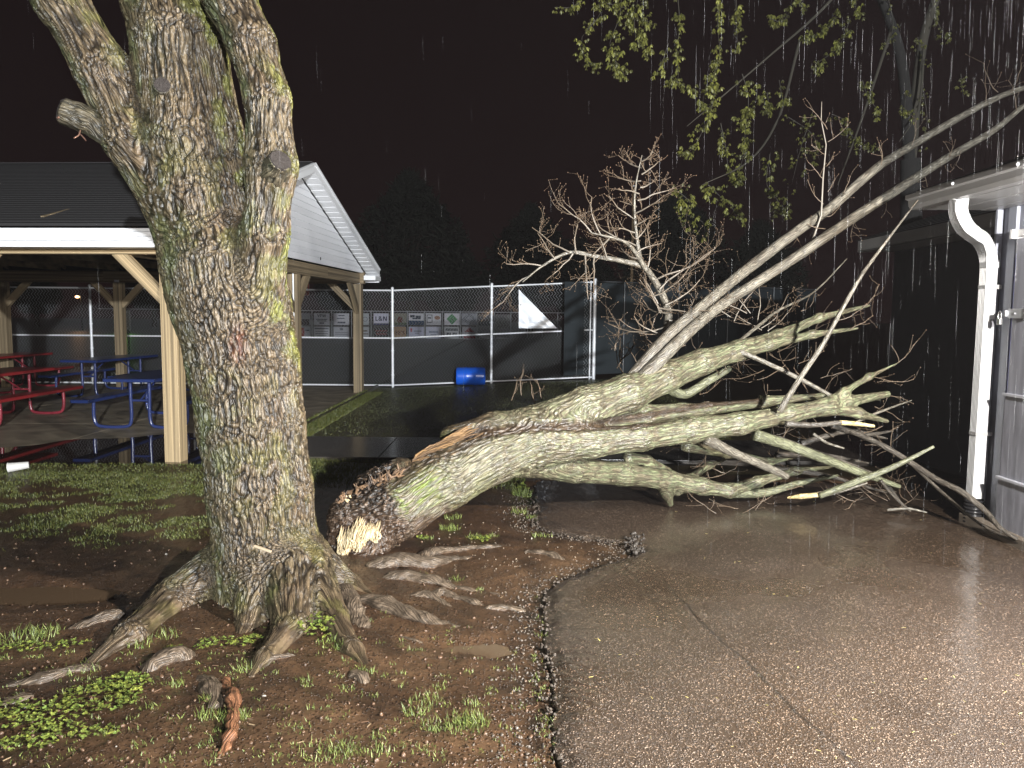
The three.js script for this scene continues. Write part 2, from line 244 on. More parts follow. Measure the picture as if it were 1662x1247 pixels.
// ---------- solid wood: tapered limbs joined with a soft minimum, meshed and given bark ----------
function limbs(chains) {                 // [[point, radius], ...] -> bones with a running length
  const bones = [];
  for (const ch of chains) { let s = ch[0][0].y + 0.7 * ch[0][0].x; for (let i = 0; i + 1 < ch.length; i++) { const [a, ra] = ch[i], [b, rb] = ch[i + 1], d = b.clone().sub(a), L = d.length(); bones.push({ ax: a.x, ay: a.y, az: a.z, dx: d.x / L, dy: d.y / L, dz: d.z / L, L, ra, rb, s }); s += L; } }
  return bones;
}
function fieldMesh(bones, { h, k, lo, hi, bark, lying = false }) {
  const n = [0, 1, 2].map(i => Math.ceil((hi[i] - lo[i]) / h / 8) * 8 + 1), [nx, ny, nz] = n, F = new Float32Array(nx * ny * nz);
  const D = new Float64Array(bones.length), T = new Float64Array(bones.length);
  let act = Int32Array.from(bones.keys());
  const f = (x, y, z) => {
    let m = 1e9;
    for (let e = 0; e < act.length; e++) { const i = act[e], b = bones[i], px = x - b.ax, py = y - b.ay, pz = z - b.az; let t = px * b.dx + py * b.dy + pz * b.dz; t = t < 0 ? 0 : t > b.L ? b.L : t; T[i] = t; const qx = px - t * b.dx, qy = py - t * b.dy, qz = pz - t * b.dz, d = Math.sqrt(qx * qx + qy * qy + qz * qz) - (b.ra + (b.rb - b.ra) * t / b.L); D[i] = d; if (d < m) m = d; }
    let s = 0; for (let e = 0; e < act.length; e++) { const q = (D[act[e]] - m) / k; if (q < 12) s += Math.exp(-q); }
    return m - k * Math.log(s) + k * 0.35;
  };
  const all = act, near = new Map(), nearOf = (x, y, z) => { // bones that matter inside one block
    act = all; f(x, y, z); let m = 1e9; for (const i of all) if (D[i] < m) m = D[i];
    return Int32Array.from([...all].filter(i => D[i] < m + 14 * h * 1.2 + 9 * k));
  };
  const half = 4 * h * 1.75 + 2.2 * k;
  for (let bz = 0; bz < nz - 1; bz += 8) for (let by = 0; by < ny - 1; by += 8) for (let bx = 0; bx < nx - 1; bx += 8) {
    act = all; const mx = lo[0] + (bx + 4) * h, my = lo[1] + (by + 4) * h, mz = lo[2] + (bz + 4) * h, c = f(mx, my, mz), skip = Math.abs(c) > half;
    if (!skip) { act = nearOf(mx, my, mz); near.set((bz * ny + by) * nx + bx, act); }
    for (let z = bz; z <= bz + 8; z++) for (let y = by; y <= by + 8; y++) { let o = (z * ny + y) * nx + bx; for (let x = bx; x <= bx + 8; x++, o++) if (skip) { if (!F[o]) F[o] = c; } else F[o] = f(lo[0] + x * h, lo[1] + y * h, lo[2] + z * h); }
  }
  const P = [], I = [], sx = 1, sy = nx, sz = nx * ny; let prev = new Int32Array(nx * ny).fill(-1), cur = new Int32Array(nx * ny).fill(-1);
  const E = [[0, 1], [2, 3], [4, 5], [6, 7], [0, 2], [1, 3], [4, 6], [5, 7], [0, 4], [1, 5], [2, 6], [3, 7]];
  const val = new Float64Array(8);
  for (let z = 0; z < nz - 1; z++) {
    cur.fill(-1);
    for (let y = 0; y < ny - 1; y++) for (let x = 0; x < nx - 1; x++) {
      const o = z * sz + y * sy + x; let mask = 0;
      for (let c = 0; c < 8; c++) { const v = F[o + (c & 1) * sx + ((c >> 1) & 1) * sy + (c >> 2) * sz]; val[c] = v; if (v < 0) mask |= 1 << c; }
      if (mask === 0 || mask === 255) continue;
      let ux = 0, uy = 0, uz = 0, q = 0;
      for (const [a, b] of E) { if ((val[a] < 0) === (val[b] < 0)) continue; const t = val[a] / (val[a] - val[b]); ux += (a & 1) + t * ((b & 1) - (a & 1)); uy += ((a >> 1) & 1) + t * (((b >> 1) & 1) - ((a >> 1) & 1)); uz += (a >> 2) + t * ((b >> 2) - (a >> 2)); q++; }
      cur[y * nx + x] = P.length / 3; P.push(lo[0] + (x + ux / q) * h, lo[1] + (y + uy / q) * h, lo[2] + (z + uz / q) * h);
      const quad = (a, b, c, d, flip) => flip ? I.push(a, b, c, a, c, d) : I.push(a, c, b, a, d, c), i = y * nx + x, s0 = val[0] < 0;
      if (x < nx - 1 && y > 0 && z > 0 && s0 !== (val[1] < 0)) quad(cur[i], cur[i - nx], prev[i - nx], prev[i], !s0);
      if (x > 0 && z > 0 && s0 !== (val[2] < 0)) quad(cur[i], prev[i], prev[i - 1], cur[i - 1], !s0);
      if (x > 0 && y > 0 && s0 !== (val[4] < 0)) quad(cur[i], cur[i - 1], cur[i - nx - 1], cur[i - nx], !s0);
    }
    [prev, cur] = [cur, prev];
  }
  const N = P.length / 3, K = new Float32Array(N * 3), UV = new Float32Array(N * 2);
  for (let v = 0; v < N; v++) {
    const x = P[v * 3], y = P[v * 3 + 1], z = P[v * 3 + 2], e = h * 0.6, blk = i => Math.floor((P[v * 3 + i] - lo[i]) / h / 8) * 8;
    act = near.get((blk(2) * ny + blk(1)) * nx + blk(0)) ?? all;
    const g0 = f(x + e, y, z) - f(x - e, y, z), g1 = f(x, y + e, z) - f(x, y - e, z), g2 = f(x, y, z + e) - f(x, y, z - e), gl = 1 / (Math.hypot(g0, g1, g2) || 1);
    f(x, y, z); let m = 1e9; for (const i of act) if (D[i] < m) m = D[i];
    let w = 0, ax = 0, ay = 0, az = 0, cx = 0, cy = 0, cz = 0, s = 0, R = 0;
    for (const i of act) { const q = (D[i] - m) / k; if (q > 9) continue; const b = bones[i], u = Math.exp(-q); w += u; ax += u * b.dx; ay += u * b.dy; az += u * b.dz; cx += u * (b.ax + T[i] * b.dx); cy += u * (b.ay + T[i] * b.dy); cz += u * (b.az + T[i] * b.dz); s += u * (b.s + T[i]); R += u * (b.ra + (b.rb - b.ra) * T[i] / b.L); }
    const al = 1 / (Math.hypot(ax, ay, az) || 1); ax *= al; ay *= al; az *= al;
    const nn = [g0 * gl, g1 * gl, g2 * gl];
    // bark coordinates: across as it is, along squeezed
    const S = s / w * 0.075, q = [x - cx / w + ax * S, y - cy / w + ay * S, z - cz / w + az * S];
    const r = bark({ x, y, z, q, n: nn, a: [ax, ay, az], s: s / w, R: R / w });
    UV[v * 2] = (lying ? Math.atan2(nn[1], nn[2]) : Math.atan2(nn[0], nn[2])) * R / w; UV[v * 2 + 1] = lying ? x : y;
    P[v * 3] += nn[0] * r.d; P[v * 3 + 1] += nn[1] * r.d; P[v * 3 + 2] += nn[2] * r.d; K.set(r.c, v * 3);
  }
  const g = new THREE.BufferGeometry(); g.setAttribute('position', new THREE.BufferAttribute(new Float32Array(P), 3)); g.setAttribute('color', new THREE.BufferAttribute(K, 3)); g.setAttribute('uv', new THREE.BufferAttribute(UV, 2)); g.setIndex(I); g.computeVertexNormals(); return g;
}
// fine grain of the bark: flakes and fibres that run along the wood
const barkH = new Float32Array(TN * TN);
for (let j = 0; j < TN; j++) for (let i = 0; i < TN; i++) {
  const u = i / TN, v = j / TN, wu = 0.9 * pnoise(u * 9, v * 7, 9, 7, 3), a = pnoise(u * 40 + wu, v * 5 + wu * 0.4, 40, 5, 1), b = pnoise(u * 78 + wu, v * 12, 78, 12, 17), c = pnoise(u * 150, v * 40, 150, 40, 29), d = pnoise(u * 23, v * 20, 23, 20, 51);
  barkH[j * TN + i] = clamp(0.5 + 0.55 * (sstep(0, 0.42, Math.abs(a)) - 0.55) + 0.22 * b + 0.17 * c + 0.12 * d + 0.05 * (rnd() - 0.5));
}
const T_barkB = dataTex(TN, TN, d => { for (let o = 0; o < TN * TN; o++) { d[o * 4] = d[o * 4 + 1] = d[o * 4 + 2] = 255 * barkH[o]; d[o * 4 + 3] = 255; } }, false, [1 / 0.6, 1 / 0.6]);
const T_barkC = dataTex(TN, TN, d => { for (let o = 0; o < TN * TN; o++) { const v = 0.70 + 0.30 * sstep(0.15, 0.75, barkH[o]), s = barkH[o] > 0.78 ? 1 : 0.93; d[o * 4] = 255 * v * s; d[o * 4 + 1] = 255 * v * s * 0.985; d[o * 4 + 2] = 255 * v * s * 0.965; d[o * 4 + 3] = 255; } }, true, [1 / 0.6, 1 / 0.6]);
const M_bark = vcol(0.46, { bumpMap: T_barkB, bumpScale: 0.007, map: T_barkC }), M_barkFine = vcol(0.45, { bumpMap: T_barkB, bumpScale: 0.005, map: T_barkC });

// bark of the standing tree: long interlaced ridges, dark fissures, lichen
function oldBark(v) {
  const [qx, qy, qz] = v.q, wx = 0.022 * noise(qx * 9, qy * 9 + 3, qz * 9), wz = 0.022 * noise(qx * 9 + 7, qy * 9, qz * 9 + 5), amp = clamp((v.R - 0.03) / 0.12, 0.25, 1);
  const n1 = noise((qx + wx) * 36, (qy + wz * 0.3) * 40, (qz + wz) * 36), n2 = noise((qx + wz) * 66 + 5, qy * 75, (qz + wx) * 66), n3 = noise(qx * 84, qy * 150, qz * 84 + 3), n4 = noise(qx * 150, qy * 330, qz * 150);
  const f1 = sstep(0.0, 0.26, Math.abs(n1)), f2 = sstep(0.0, 0.34, Math.abs(n2));
  const big = noise(v.x * 3.2, v.y * 1.3, v.z * 3.2);
  const ridge = f1 * (0.72 + 0.28 * f2);
  const d = amp * (0.0150 * (ridge - 0.62) + 0.0030 * n3 + 0.0018 * n4 + 0.006 * big * clamp(v.R / 0.3));
  const speck = sstep(0.1, 0.42, n3 + 0.5 * n4), tone = 0.5 + 0.5 * noise(v.x * 6, v.y * 2.3, v.z * 6 + 4);
  let c = mix3([0.024, 0.017, 0.010], mix3([0.112, 0.076, 0.045], [0.132, 0.106, 0.064], tone), sstep(0.04, 0.8, ridge));
  c = mix3(c, [0.185, 0.15, 0.10], speck * ridge * 0.25);
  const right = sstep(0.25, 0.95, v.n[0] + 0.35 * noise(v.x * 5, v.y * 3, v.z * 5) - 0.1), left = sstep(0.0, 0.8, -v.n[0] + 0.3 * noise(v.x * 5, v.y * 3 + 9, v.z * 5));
  const lich = sstep(-0.12, 0.35, noise(v.x * 9, v.y * 6, v.z * 9) + 0.35 * n3), patch = sstep(-0.1, 0.3, noise(v.x * 2.1 + 4, v.y * 1.6, v.z * 2.1));
  c = mix3(c, [0.16, 0.165, 0.045], lich * (0.5 + 0.5 * ridge) * (0.75 * right * sstep(0.8, 1.9, v.y) + 0.45 * patch));
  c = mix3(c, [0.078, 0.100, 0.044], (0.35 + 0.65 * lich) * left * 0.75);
  c = mix3(c, [0.12, 0.115, 0.03], lich * 0.55 * sstep(1.0, 0.2, v.y) * sstep(0.1, 0.5, noise(v.x * 4, v.y * 2 + 3, v.z * 4) + 0.2));
  const red = sstep(0.16, 0.02, Math.hypot((v.x - SCAR.x) * 2.2, v.y - SCAR.y)) * sstep(-0.2, 0.4, n2 + 0.3); c = mix3(c, [0.10, 0.028, 0.014], red * 0.8 * (v.n[2] > 0 ? 1 : 0));
  if (v.y < 0.22) { const m = sstep(0.22, 0.0, v.y + 0.05 * n2); c = mix3(c, [0.12, 0.085, 0.055], m * 0.55); }
  return { d, c };
}
const SCAR = at(383, 560, 4.3);
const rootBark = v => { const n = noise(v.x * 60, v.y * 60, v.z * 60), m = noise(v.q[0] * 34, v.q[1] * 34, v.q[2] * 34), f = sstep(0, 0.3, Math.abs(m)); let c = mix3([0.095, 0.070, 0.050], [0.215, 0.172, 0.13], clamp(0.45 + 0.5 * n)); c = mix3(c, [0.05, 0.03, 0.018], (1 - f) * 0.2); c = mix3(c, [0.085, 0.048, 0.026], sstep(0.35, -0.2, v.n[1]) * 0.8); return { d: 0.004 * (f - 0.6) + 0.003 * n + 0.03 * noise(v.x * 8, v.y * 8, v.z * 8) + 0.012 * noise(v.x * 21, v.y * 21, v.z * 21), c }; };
const sink = (list, rad) => list.map((p, i) => onG(p[0], p[1], (p[2] ?? 0) - (i && i < list.length - 1 ? 0.0 : 0.012 + rad[i])));
const onG = (px, py, up = 0) => { const p = gnd(px, py); p.y = H(p.x, p.z) + up; return p; };
const P = at;

// ---------- the standing tree ----------
{
  const t = thing('standing_tree', 'large rough-barked tree trunk still standing, forking into three stems', 'tree', [0, 0, 0]);
  const stem = [[P(334, 445, 4.66), 0.24], [P(296, 345, 4.64), 0.19], [P(216, 225, 4.62), 0.165], [P(165, 112, 4.6), 0.148], [P(98, 0, 4.58), 0.142], [P(40, -90, 4.56), 0.135], [P(-10, -190, 4.5), 0.12]];
  const mid = [[P(365, 470, 4.66), 0.33], [P(335, 320, 4.68), 0.29], [P(316, 236, 4.7), 0.288], [P(290, 67, 4.72), 0.262], [P(266, 0, 4.74), 0.235], [P(245, -110, 4.78), 0.21], [P(225, -200, 4.8), 0.19]];
  const rgt = [[P(418, 505, 4.52), 0.16], [P(430, 380, 4.44), 0.130], [P(440, 270, 4.41), 0.140], [P(434, 160, 4.42), 0.124], [P(408, 72, 4.45), 0.13], [P(373, 0, 4.5), 0.14], [P(330, -90, 4.56), 0.125], [P(290, -190, 4.6), 0.11]];
  const bole = [[P(440, 1010, 4.62), 0.347], [P(433, 900, 4.62), 0.312], [P(422, 800, 4.62), 0.305], [P(408, 690, 4.62), 0.305], [P(395, 590, 4.63), 0.315], [P(378, 500, 4.64), 0.332], [P(362, 430, 4.65), 0.332]];
  const ear = [[P(452, 528, 4.70), 0.075], [P(464, 640, 4.70), 0.07], [P(482, 780, 4.7), 0.065]];
  const roots = [
    [[P(372, 905, 4.62), 0.15], [onG(285, 985, 0.01), 0.13], [onG(210, 1040, -0.015), 0.092], [onG(140, 1082, -0.04), 0.055]],
    [[P(420, 940, 4.42), 0.17], [onG(405, 1020, -0.04), 0.08], [onG(375, 1055, -0.07), 0.04]],
    [[P(470, 930, 4.42), 0.17], [onG(472, 1030, 0), 0.10], [onG(430, 1075, -0.02), 0.062], [onG(392, 1118, -0.04), 0.035]],
    [[P(500, 920, 4.55), 0.15], [onG(540, 1015, 0.0), 0.085], [onG(572, 1060, -0.02), 0.06], [onG(610, 1105, -0.045), 0.035]],
    [[P(500, 900, 4.75), 0.14], [onG(565, 960, -0.02), 0.08], [onG(605, 975, -0.05), 0.05]],
    [[P(400, 900, 4.9), 0.15], [V(-2.1, -0.02, -5.5), 0.08]]];
  const bones = limbs([stem, mid, rgt, bole, ear, ...roots]);
  mesh('trunk', fieldMesh(bones, { h: 0.0064, k: 0.022, lo: [-3.35, -0.14, -5.75], hi: [-0.72, 4.35, -3.55], bark: oldBark }), M_bark, t);
  // stems go on above the picture
  for (const [a, b, r0, r1] of [[[-10, -185], [-150, -640], 0.115, 0.06], [[225, -195], [150, -760], 0.185, 0.08], [[290, -185], [120, -700], 0.106, 0.05]]) mesh('branch', limbTube([P(...a, 4.6), P((a[0] + b[0]) / 2 + 20, (a[1] + b[1]) / 2, 4.75), P(...b, 5)], [r0, (r0 + r1) / 2, r1], oldBark, 24, 14), M_bark, t);
  const cut = (pts, rad, name, label) => { const m = mesh(name, limbTube(pts, rad, v => { const o = oldBark(v); o.d = o.d * 1.3 + 0.006 * noise(v.x * 30, v.y * 30, v.z * 30); o.c = mix3(o.c, [0.075, 0.078, 0.062], 0.45); return o; }, 30, 30), M_bark, t); if (label) m.userData.label = label; const e = pts[pts.length - 1], d = e.clone().sub(pts[pts.length - 2]).normalize(), R = rad[rad.length - 1];
    const g = new THREE.CylinderGeometry(R * 0.9, R * 1.0, 0.012, 26, 1); const pa = g.attributes.position; for (let i = 0; i < pa.count; i++) { const w = 1 + 0.09 * noise(pa.getX(i) * 40, pa.getZ(i) * 40, R * 90); pa.setX(i, pa.getX(i) * w); pa.setZ(i, pa.getZ(i) * w); pa.setY(i, pa.getY(i) + 0.006 * noise(pa.getX(i) * 60, 3, pa.getZ(i) * 60)); } g.applyQuaternion(new THREE.Quaternion().setFromUnitVectors(V(0, 1, 0), d)); g.translate(e.x, e.y, e.z); mesh('cut_end', g, M_cut, m); };
  const M_cut = std(0.045, 0.036, 0.032, 0.55, { bumpMap: T_soilB, bumpScale: 0.01 });
  const M_twigRed = std(0.16, 0.085, 0.06, 0.6);
  cut([P(196, 225, 4.58), P(150, 199, 4.54), P(101, 180, 4.5)], [0.10, 0.078, 0.075], 'branch_stub', 'grey sawn-off stub pointing left');
  for (const g of [pipe([P(130, 212, 4.5), P(127, 220, 4.45), P(120, 224, 4.42)], 0.004, 6, 5), pipe([P(128, 216, 4.5), P(134, 222, 4.45), P(139, 228, 4.42)], 0.004, 6, 5), pipe([P(104, 190, 4.5), P(98, 190, 4.46), P(93, 191, 4.44)], 0.006, 6, 5)]) mesh('twig', g, M_twigRed, t);
  cut([P(268, 156, 4.56), P(266, 146, 4.48), P(263, 138, 4.425)], [0.09, 0.066, 0.046], 'branch_stub');
  cut([P(440, 290, 4.38), P(448, 272, 4.31), P(455, 260, 4.262)], [0.10, 0.08, 0.062], 'branch_stub');
  mesh('bark_flake', [bar(P(412, 886, 4.27), P(440, 896, 4.25), 0.02, 0.012)], std(0.36, 0.29, 0.2, 0.6), t);
  // roots lying open on the soil
  const root = (list, rad, label, bk = rootBark) => { const m = mesh('root', limbTube(sink(list, rad), rad.map(r => r * 1.12), bk, 80, 18, true, 0.7), M_barkFine, t); if (label) m.userData.label = label; };
  root([[-60, 1122, -0.01], [60, 1105, 0.0], [130, 1090, 0], [190, 1084, -0.02]], [0.035, 0.035, 0.035, 0.02]);
  root([[-40, 1150, -0.02], [40, 1130, -0.01], [100, 1112, -0.03]], [0.03, 0.028, 0.02]);
  root([[90, 1030, -0.04], [140, 1018, -0.01], [185, 1008, -0.01], [215, 1000, -0.05]], [0.03, 0.05, 0.05, 0.03]);
  root([[205, 1110, -0.03], [245, 1085, 0.0], [290, 1072, 0.005], [330, 1076, -0.03]], [0.03, 0.048, 0.048, 0.028]);
  root([[300, 1098, -0.045], [335, 1112, -0.02], [350, 1145, -0.03], [338, 1165, -0.06]], [0.04, 0.05, 0.04, 0.02]);
  const redBark = v => { const o = rootBark(v); o.c = mix3(o.c, [0.26, 0.11, 0.052], 0.75); return o; };
  root([[362, 1100, 0.0], [374, 1128, 0.015], [382, 1160, 0.018], [372, 1200, 0.015], [350, 1238, 0.005]], [0.018, 0.024, 0.025, 0.024, 0.018], 'scraped reddish root', redBark);
  root([[392, 1122, -0.02], [430, 1084, 0.005], [470, 1072, 0.0], [500, 1066, -0.03]], [0.014, 0.02, 0.018, 0.012]);
  root([[560, 1090, -0.03], [585, 1103, 0.0], [612, 1112, -0.02]], [0.02, 0.035, 0.02]);
}
function limbTube(pts, rad, bark, seg = 40, rs = 12, cap = true, flat = 1) {
  const UV = [];
  const curve = new THREE.CatmullRomCurve3(pts, false, 'centripetal'), L = curve.getLength(), Pn = [], K = [], I = [], n = pts.length - 1;
  let side = null, prevT = null;
  for (let i = 0; i <= seg; i++) {
    const t = i / seg, p = curve.getPoint(t), T = curve.getTangent(t), u = t * n, k = Math.min(n - 1, Math.floor(u)), R = mix(rad[k], rad[k + 1], u - k);
    if (!side) { side = new THREE.Vector3().crossVectors(T, Math.abs(T.y) > 0.9 ? V(1, 0, 0) : V(0, 1, 0)).normalize(); } else side.addScaledVector(T, -side.dot(T)).normalize();
    const up = new THREE.Vector3().crossVectors(T, side);
    for (let j = 0; j <= rs; j++) {
      const a = j / rs * Math.PI * 2, nx = side.x * Math.cos(a) + up.x * Math.sin(a), ny = side.y * Math.cos(a) + up.y * Math.sin(a), nz = side.z * Math.cos(a) + up.z * Math.sin(a);
      const x = p.x + nx * R, y = p.y + ny * R, z = p.z + nz * R, S = (t * L + pts[0].y + 0.7 * pts[0].x) * 0.075, o = bark({ x, y, z, q: [nx * R + T.x * S, ny * R + T.y * S, nz * R + T.z * S], n: [nx, ny, nz], a: [T.x, T.y, T.z], s: t * L, R, t });
      const d = clamp(o.d, -R * 0.6, R * 0.6); Pn.push(x + nx * d, p.y + (y + ny * d - p.y) * flat, z + nz * d); K.push(...o.c); UV.push(a * R, t * L);
      if (i && j) { const b = i * (rs + 1) + j; I.push(b - rs - 2, b - rs - 1, b - 1, b - rs - 1, b, b - 1); }
    }
  }
  if (cap) for (const e of [0, seg]) { const p = curve.getPoint(e / seg), c = Pn.length / 3; Pn.push(p.x, p.y, p.z); K.push(...K.slice(e * (rs + 1) * 3, e * (rs + 1) * 3 + 3)); UV.push(0, e ? L : 0); for (let j = 0; j < rs; j++) { const b = e * (rs + 1) + j; e ? I.push(b, b + 1, c) : I.push(b + 1, b, c); } }
  const g = new THREE.BufferGeometry(); g.setAttribute('position', new THREE.BufferAttribute(new Float32Array(Pn), 3)); g.setAttribute('color', new THREE.BufferAttribute(new Float32Array(K), 3)); g.setAttribute('uv', new THREE.BufferAttribute(new Float32Array(UV), 2)); g.setIndex(I); g.computeVertexNormals();
  // close the seam's shading
  const N = g.attributes.normal; for (let i = 0; i <= seg; i++) { const a = i * (rs + 1), b = a + rs; const m = V(N.getX(a) + N.getX(b), N.getY(a) + N.getY(b), N.getZ(a) + N.getZ(b)).normalize(); N.setXYZ(a, m.x, m.y, m.z); N.setXYZ(b, m.x, m.y, m.z); }
  return g;
}
// many thin tubes in one geometry
class Tubes {
  constructor() { this.P = []; this.K = []; this.I = []; }
  add(pts, rads, cols, n = 4) {
    const base0 = this.P.length / 3;
    for (let i = 0; i < pts.length; i++) {
      const T = pts[Math.min(i + 1, pts.length - 1)].clone().sub(pts[Math.max(i - 1, 0)]).normalize(), s = new THREE.Vector3().crossVectors(T, Math.abs(T.y) > 0.9 ? V(1, 0, 0) : V(0, 1, 0)).normalize(), u = new THREE.Vector3().crossVectors(T, s);
      for (let j = 0; j < n; j++) { const a = j / n * 6.2832, c = Math.cos(a) * rads[i], d = Math.sin(a) * rads[i]; this.P.push(pts[i].x + s.x * c + u.x * d, pts[i].y + s.y * c + u.y * d, pts[i].z + s.z * c + u.z * d); this.K.push(...(Array.isArray(cols[0]) ? cols[i] : cols)); }
      if (i) for (let j = 0; j < n; j++) { const a = base0 + (i - 1) * n + j, b = base0 + (i - 1) * n + (j + 1) % n; this.I.push(a, b, a + n, b, b + n, a + n); }
    }
  }
  bud(p, r, col) { const b = this.P.length / 3; for (const [x, y, z] of [[0, 1.6, 0], [1, 0, 0], [0, 0, 1], [-1, 0, 0], [0, 0, -1], [0, -1.2, 0]]) { this.P.push(p.x + x * r, p.y + y * r, p.z + z * r); this.K.push(...col); } for (let i = 1; i <= 4; i++) { const j = i % 4 + 1; this.I.push(b, b + j, b + i, b + 5, b + i, b + j); } }
  geo() { const g = new THREE.BufferGeometry(); g.setAttribute('position', new THREE.BufferAttribute(new Float32Array(this.P), 3)); g.setAttribute('color', new THREE.BufferAttribute(new Float32Array(this.K), 3)); g.setIndex(this.I); g.computeVertexNormals(); return g; }
}
const TW_A = [0.15, 0.13, 0.105], TW_B = [0.105, 0.077, 0.052], TW_BUD = [0.125, 0.08, 0.047];
function twiggy(tb, p, dir, len, r, depth, lift = 0.1) {          // crooked knobbly twigs with buds
  const n = 5, pts = [p.clone()], rads = [r], cols = [depth > 1 ? TW_A : TW_B]; let d = dir.clone().normalize();
  for (let i = 1; i <= n; i++) { d.add(V(rr(-0.3, 0.3), rr(-0.25, 0.3) + lift, rr(-0.3, 0.3))).normalize(); pts.push(pts[i - 1].clone().addScaledVector(d, len / n)); rads.push(r * (1 - 0.55 * i / n)); cols.push(mix3(depth > 1 ? TW_A : TW_B, TW_B, i / n)); }
  tb.add(pts, rads, cols, depth > 1 ? 5 : 3);
  for (let i = 1; i <= n; i++) {
    if (depth > 0 && rnd() < (depth > 1 ? 0.95 : 0.8)) { const s = V(rr(-1, 1), rr(-0.6, 1), rr(-1, 1)).normalize().addScaledVector(d, 0.55).normalize(); twiggy(tb, pts[i], s, len * rr(0.35, 0.65), rads[i] * 0.62, depth - 1, lift); }
    if (depth < 2 && rnd() < 0.75) tb.bud(pts[i], Math.max(0.0030, r * 1.05), TW_BUD);
  }
  tb.bud(pts[n], 0.0048, TW_BUD);
}
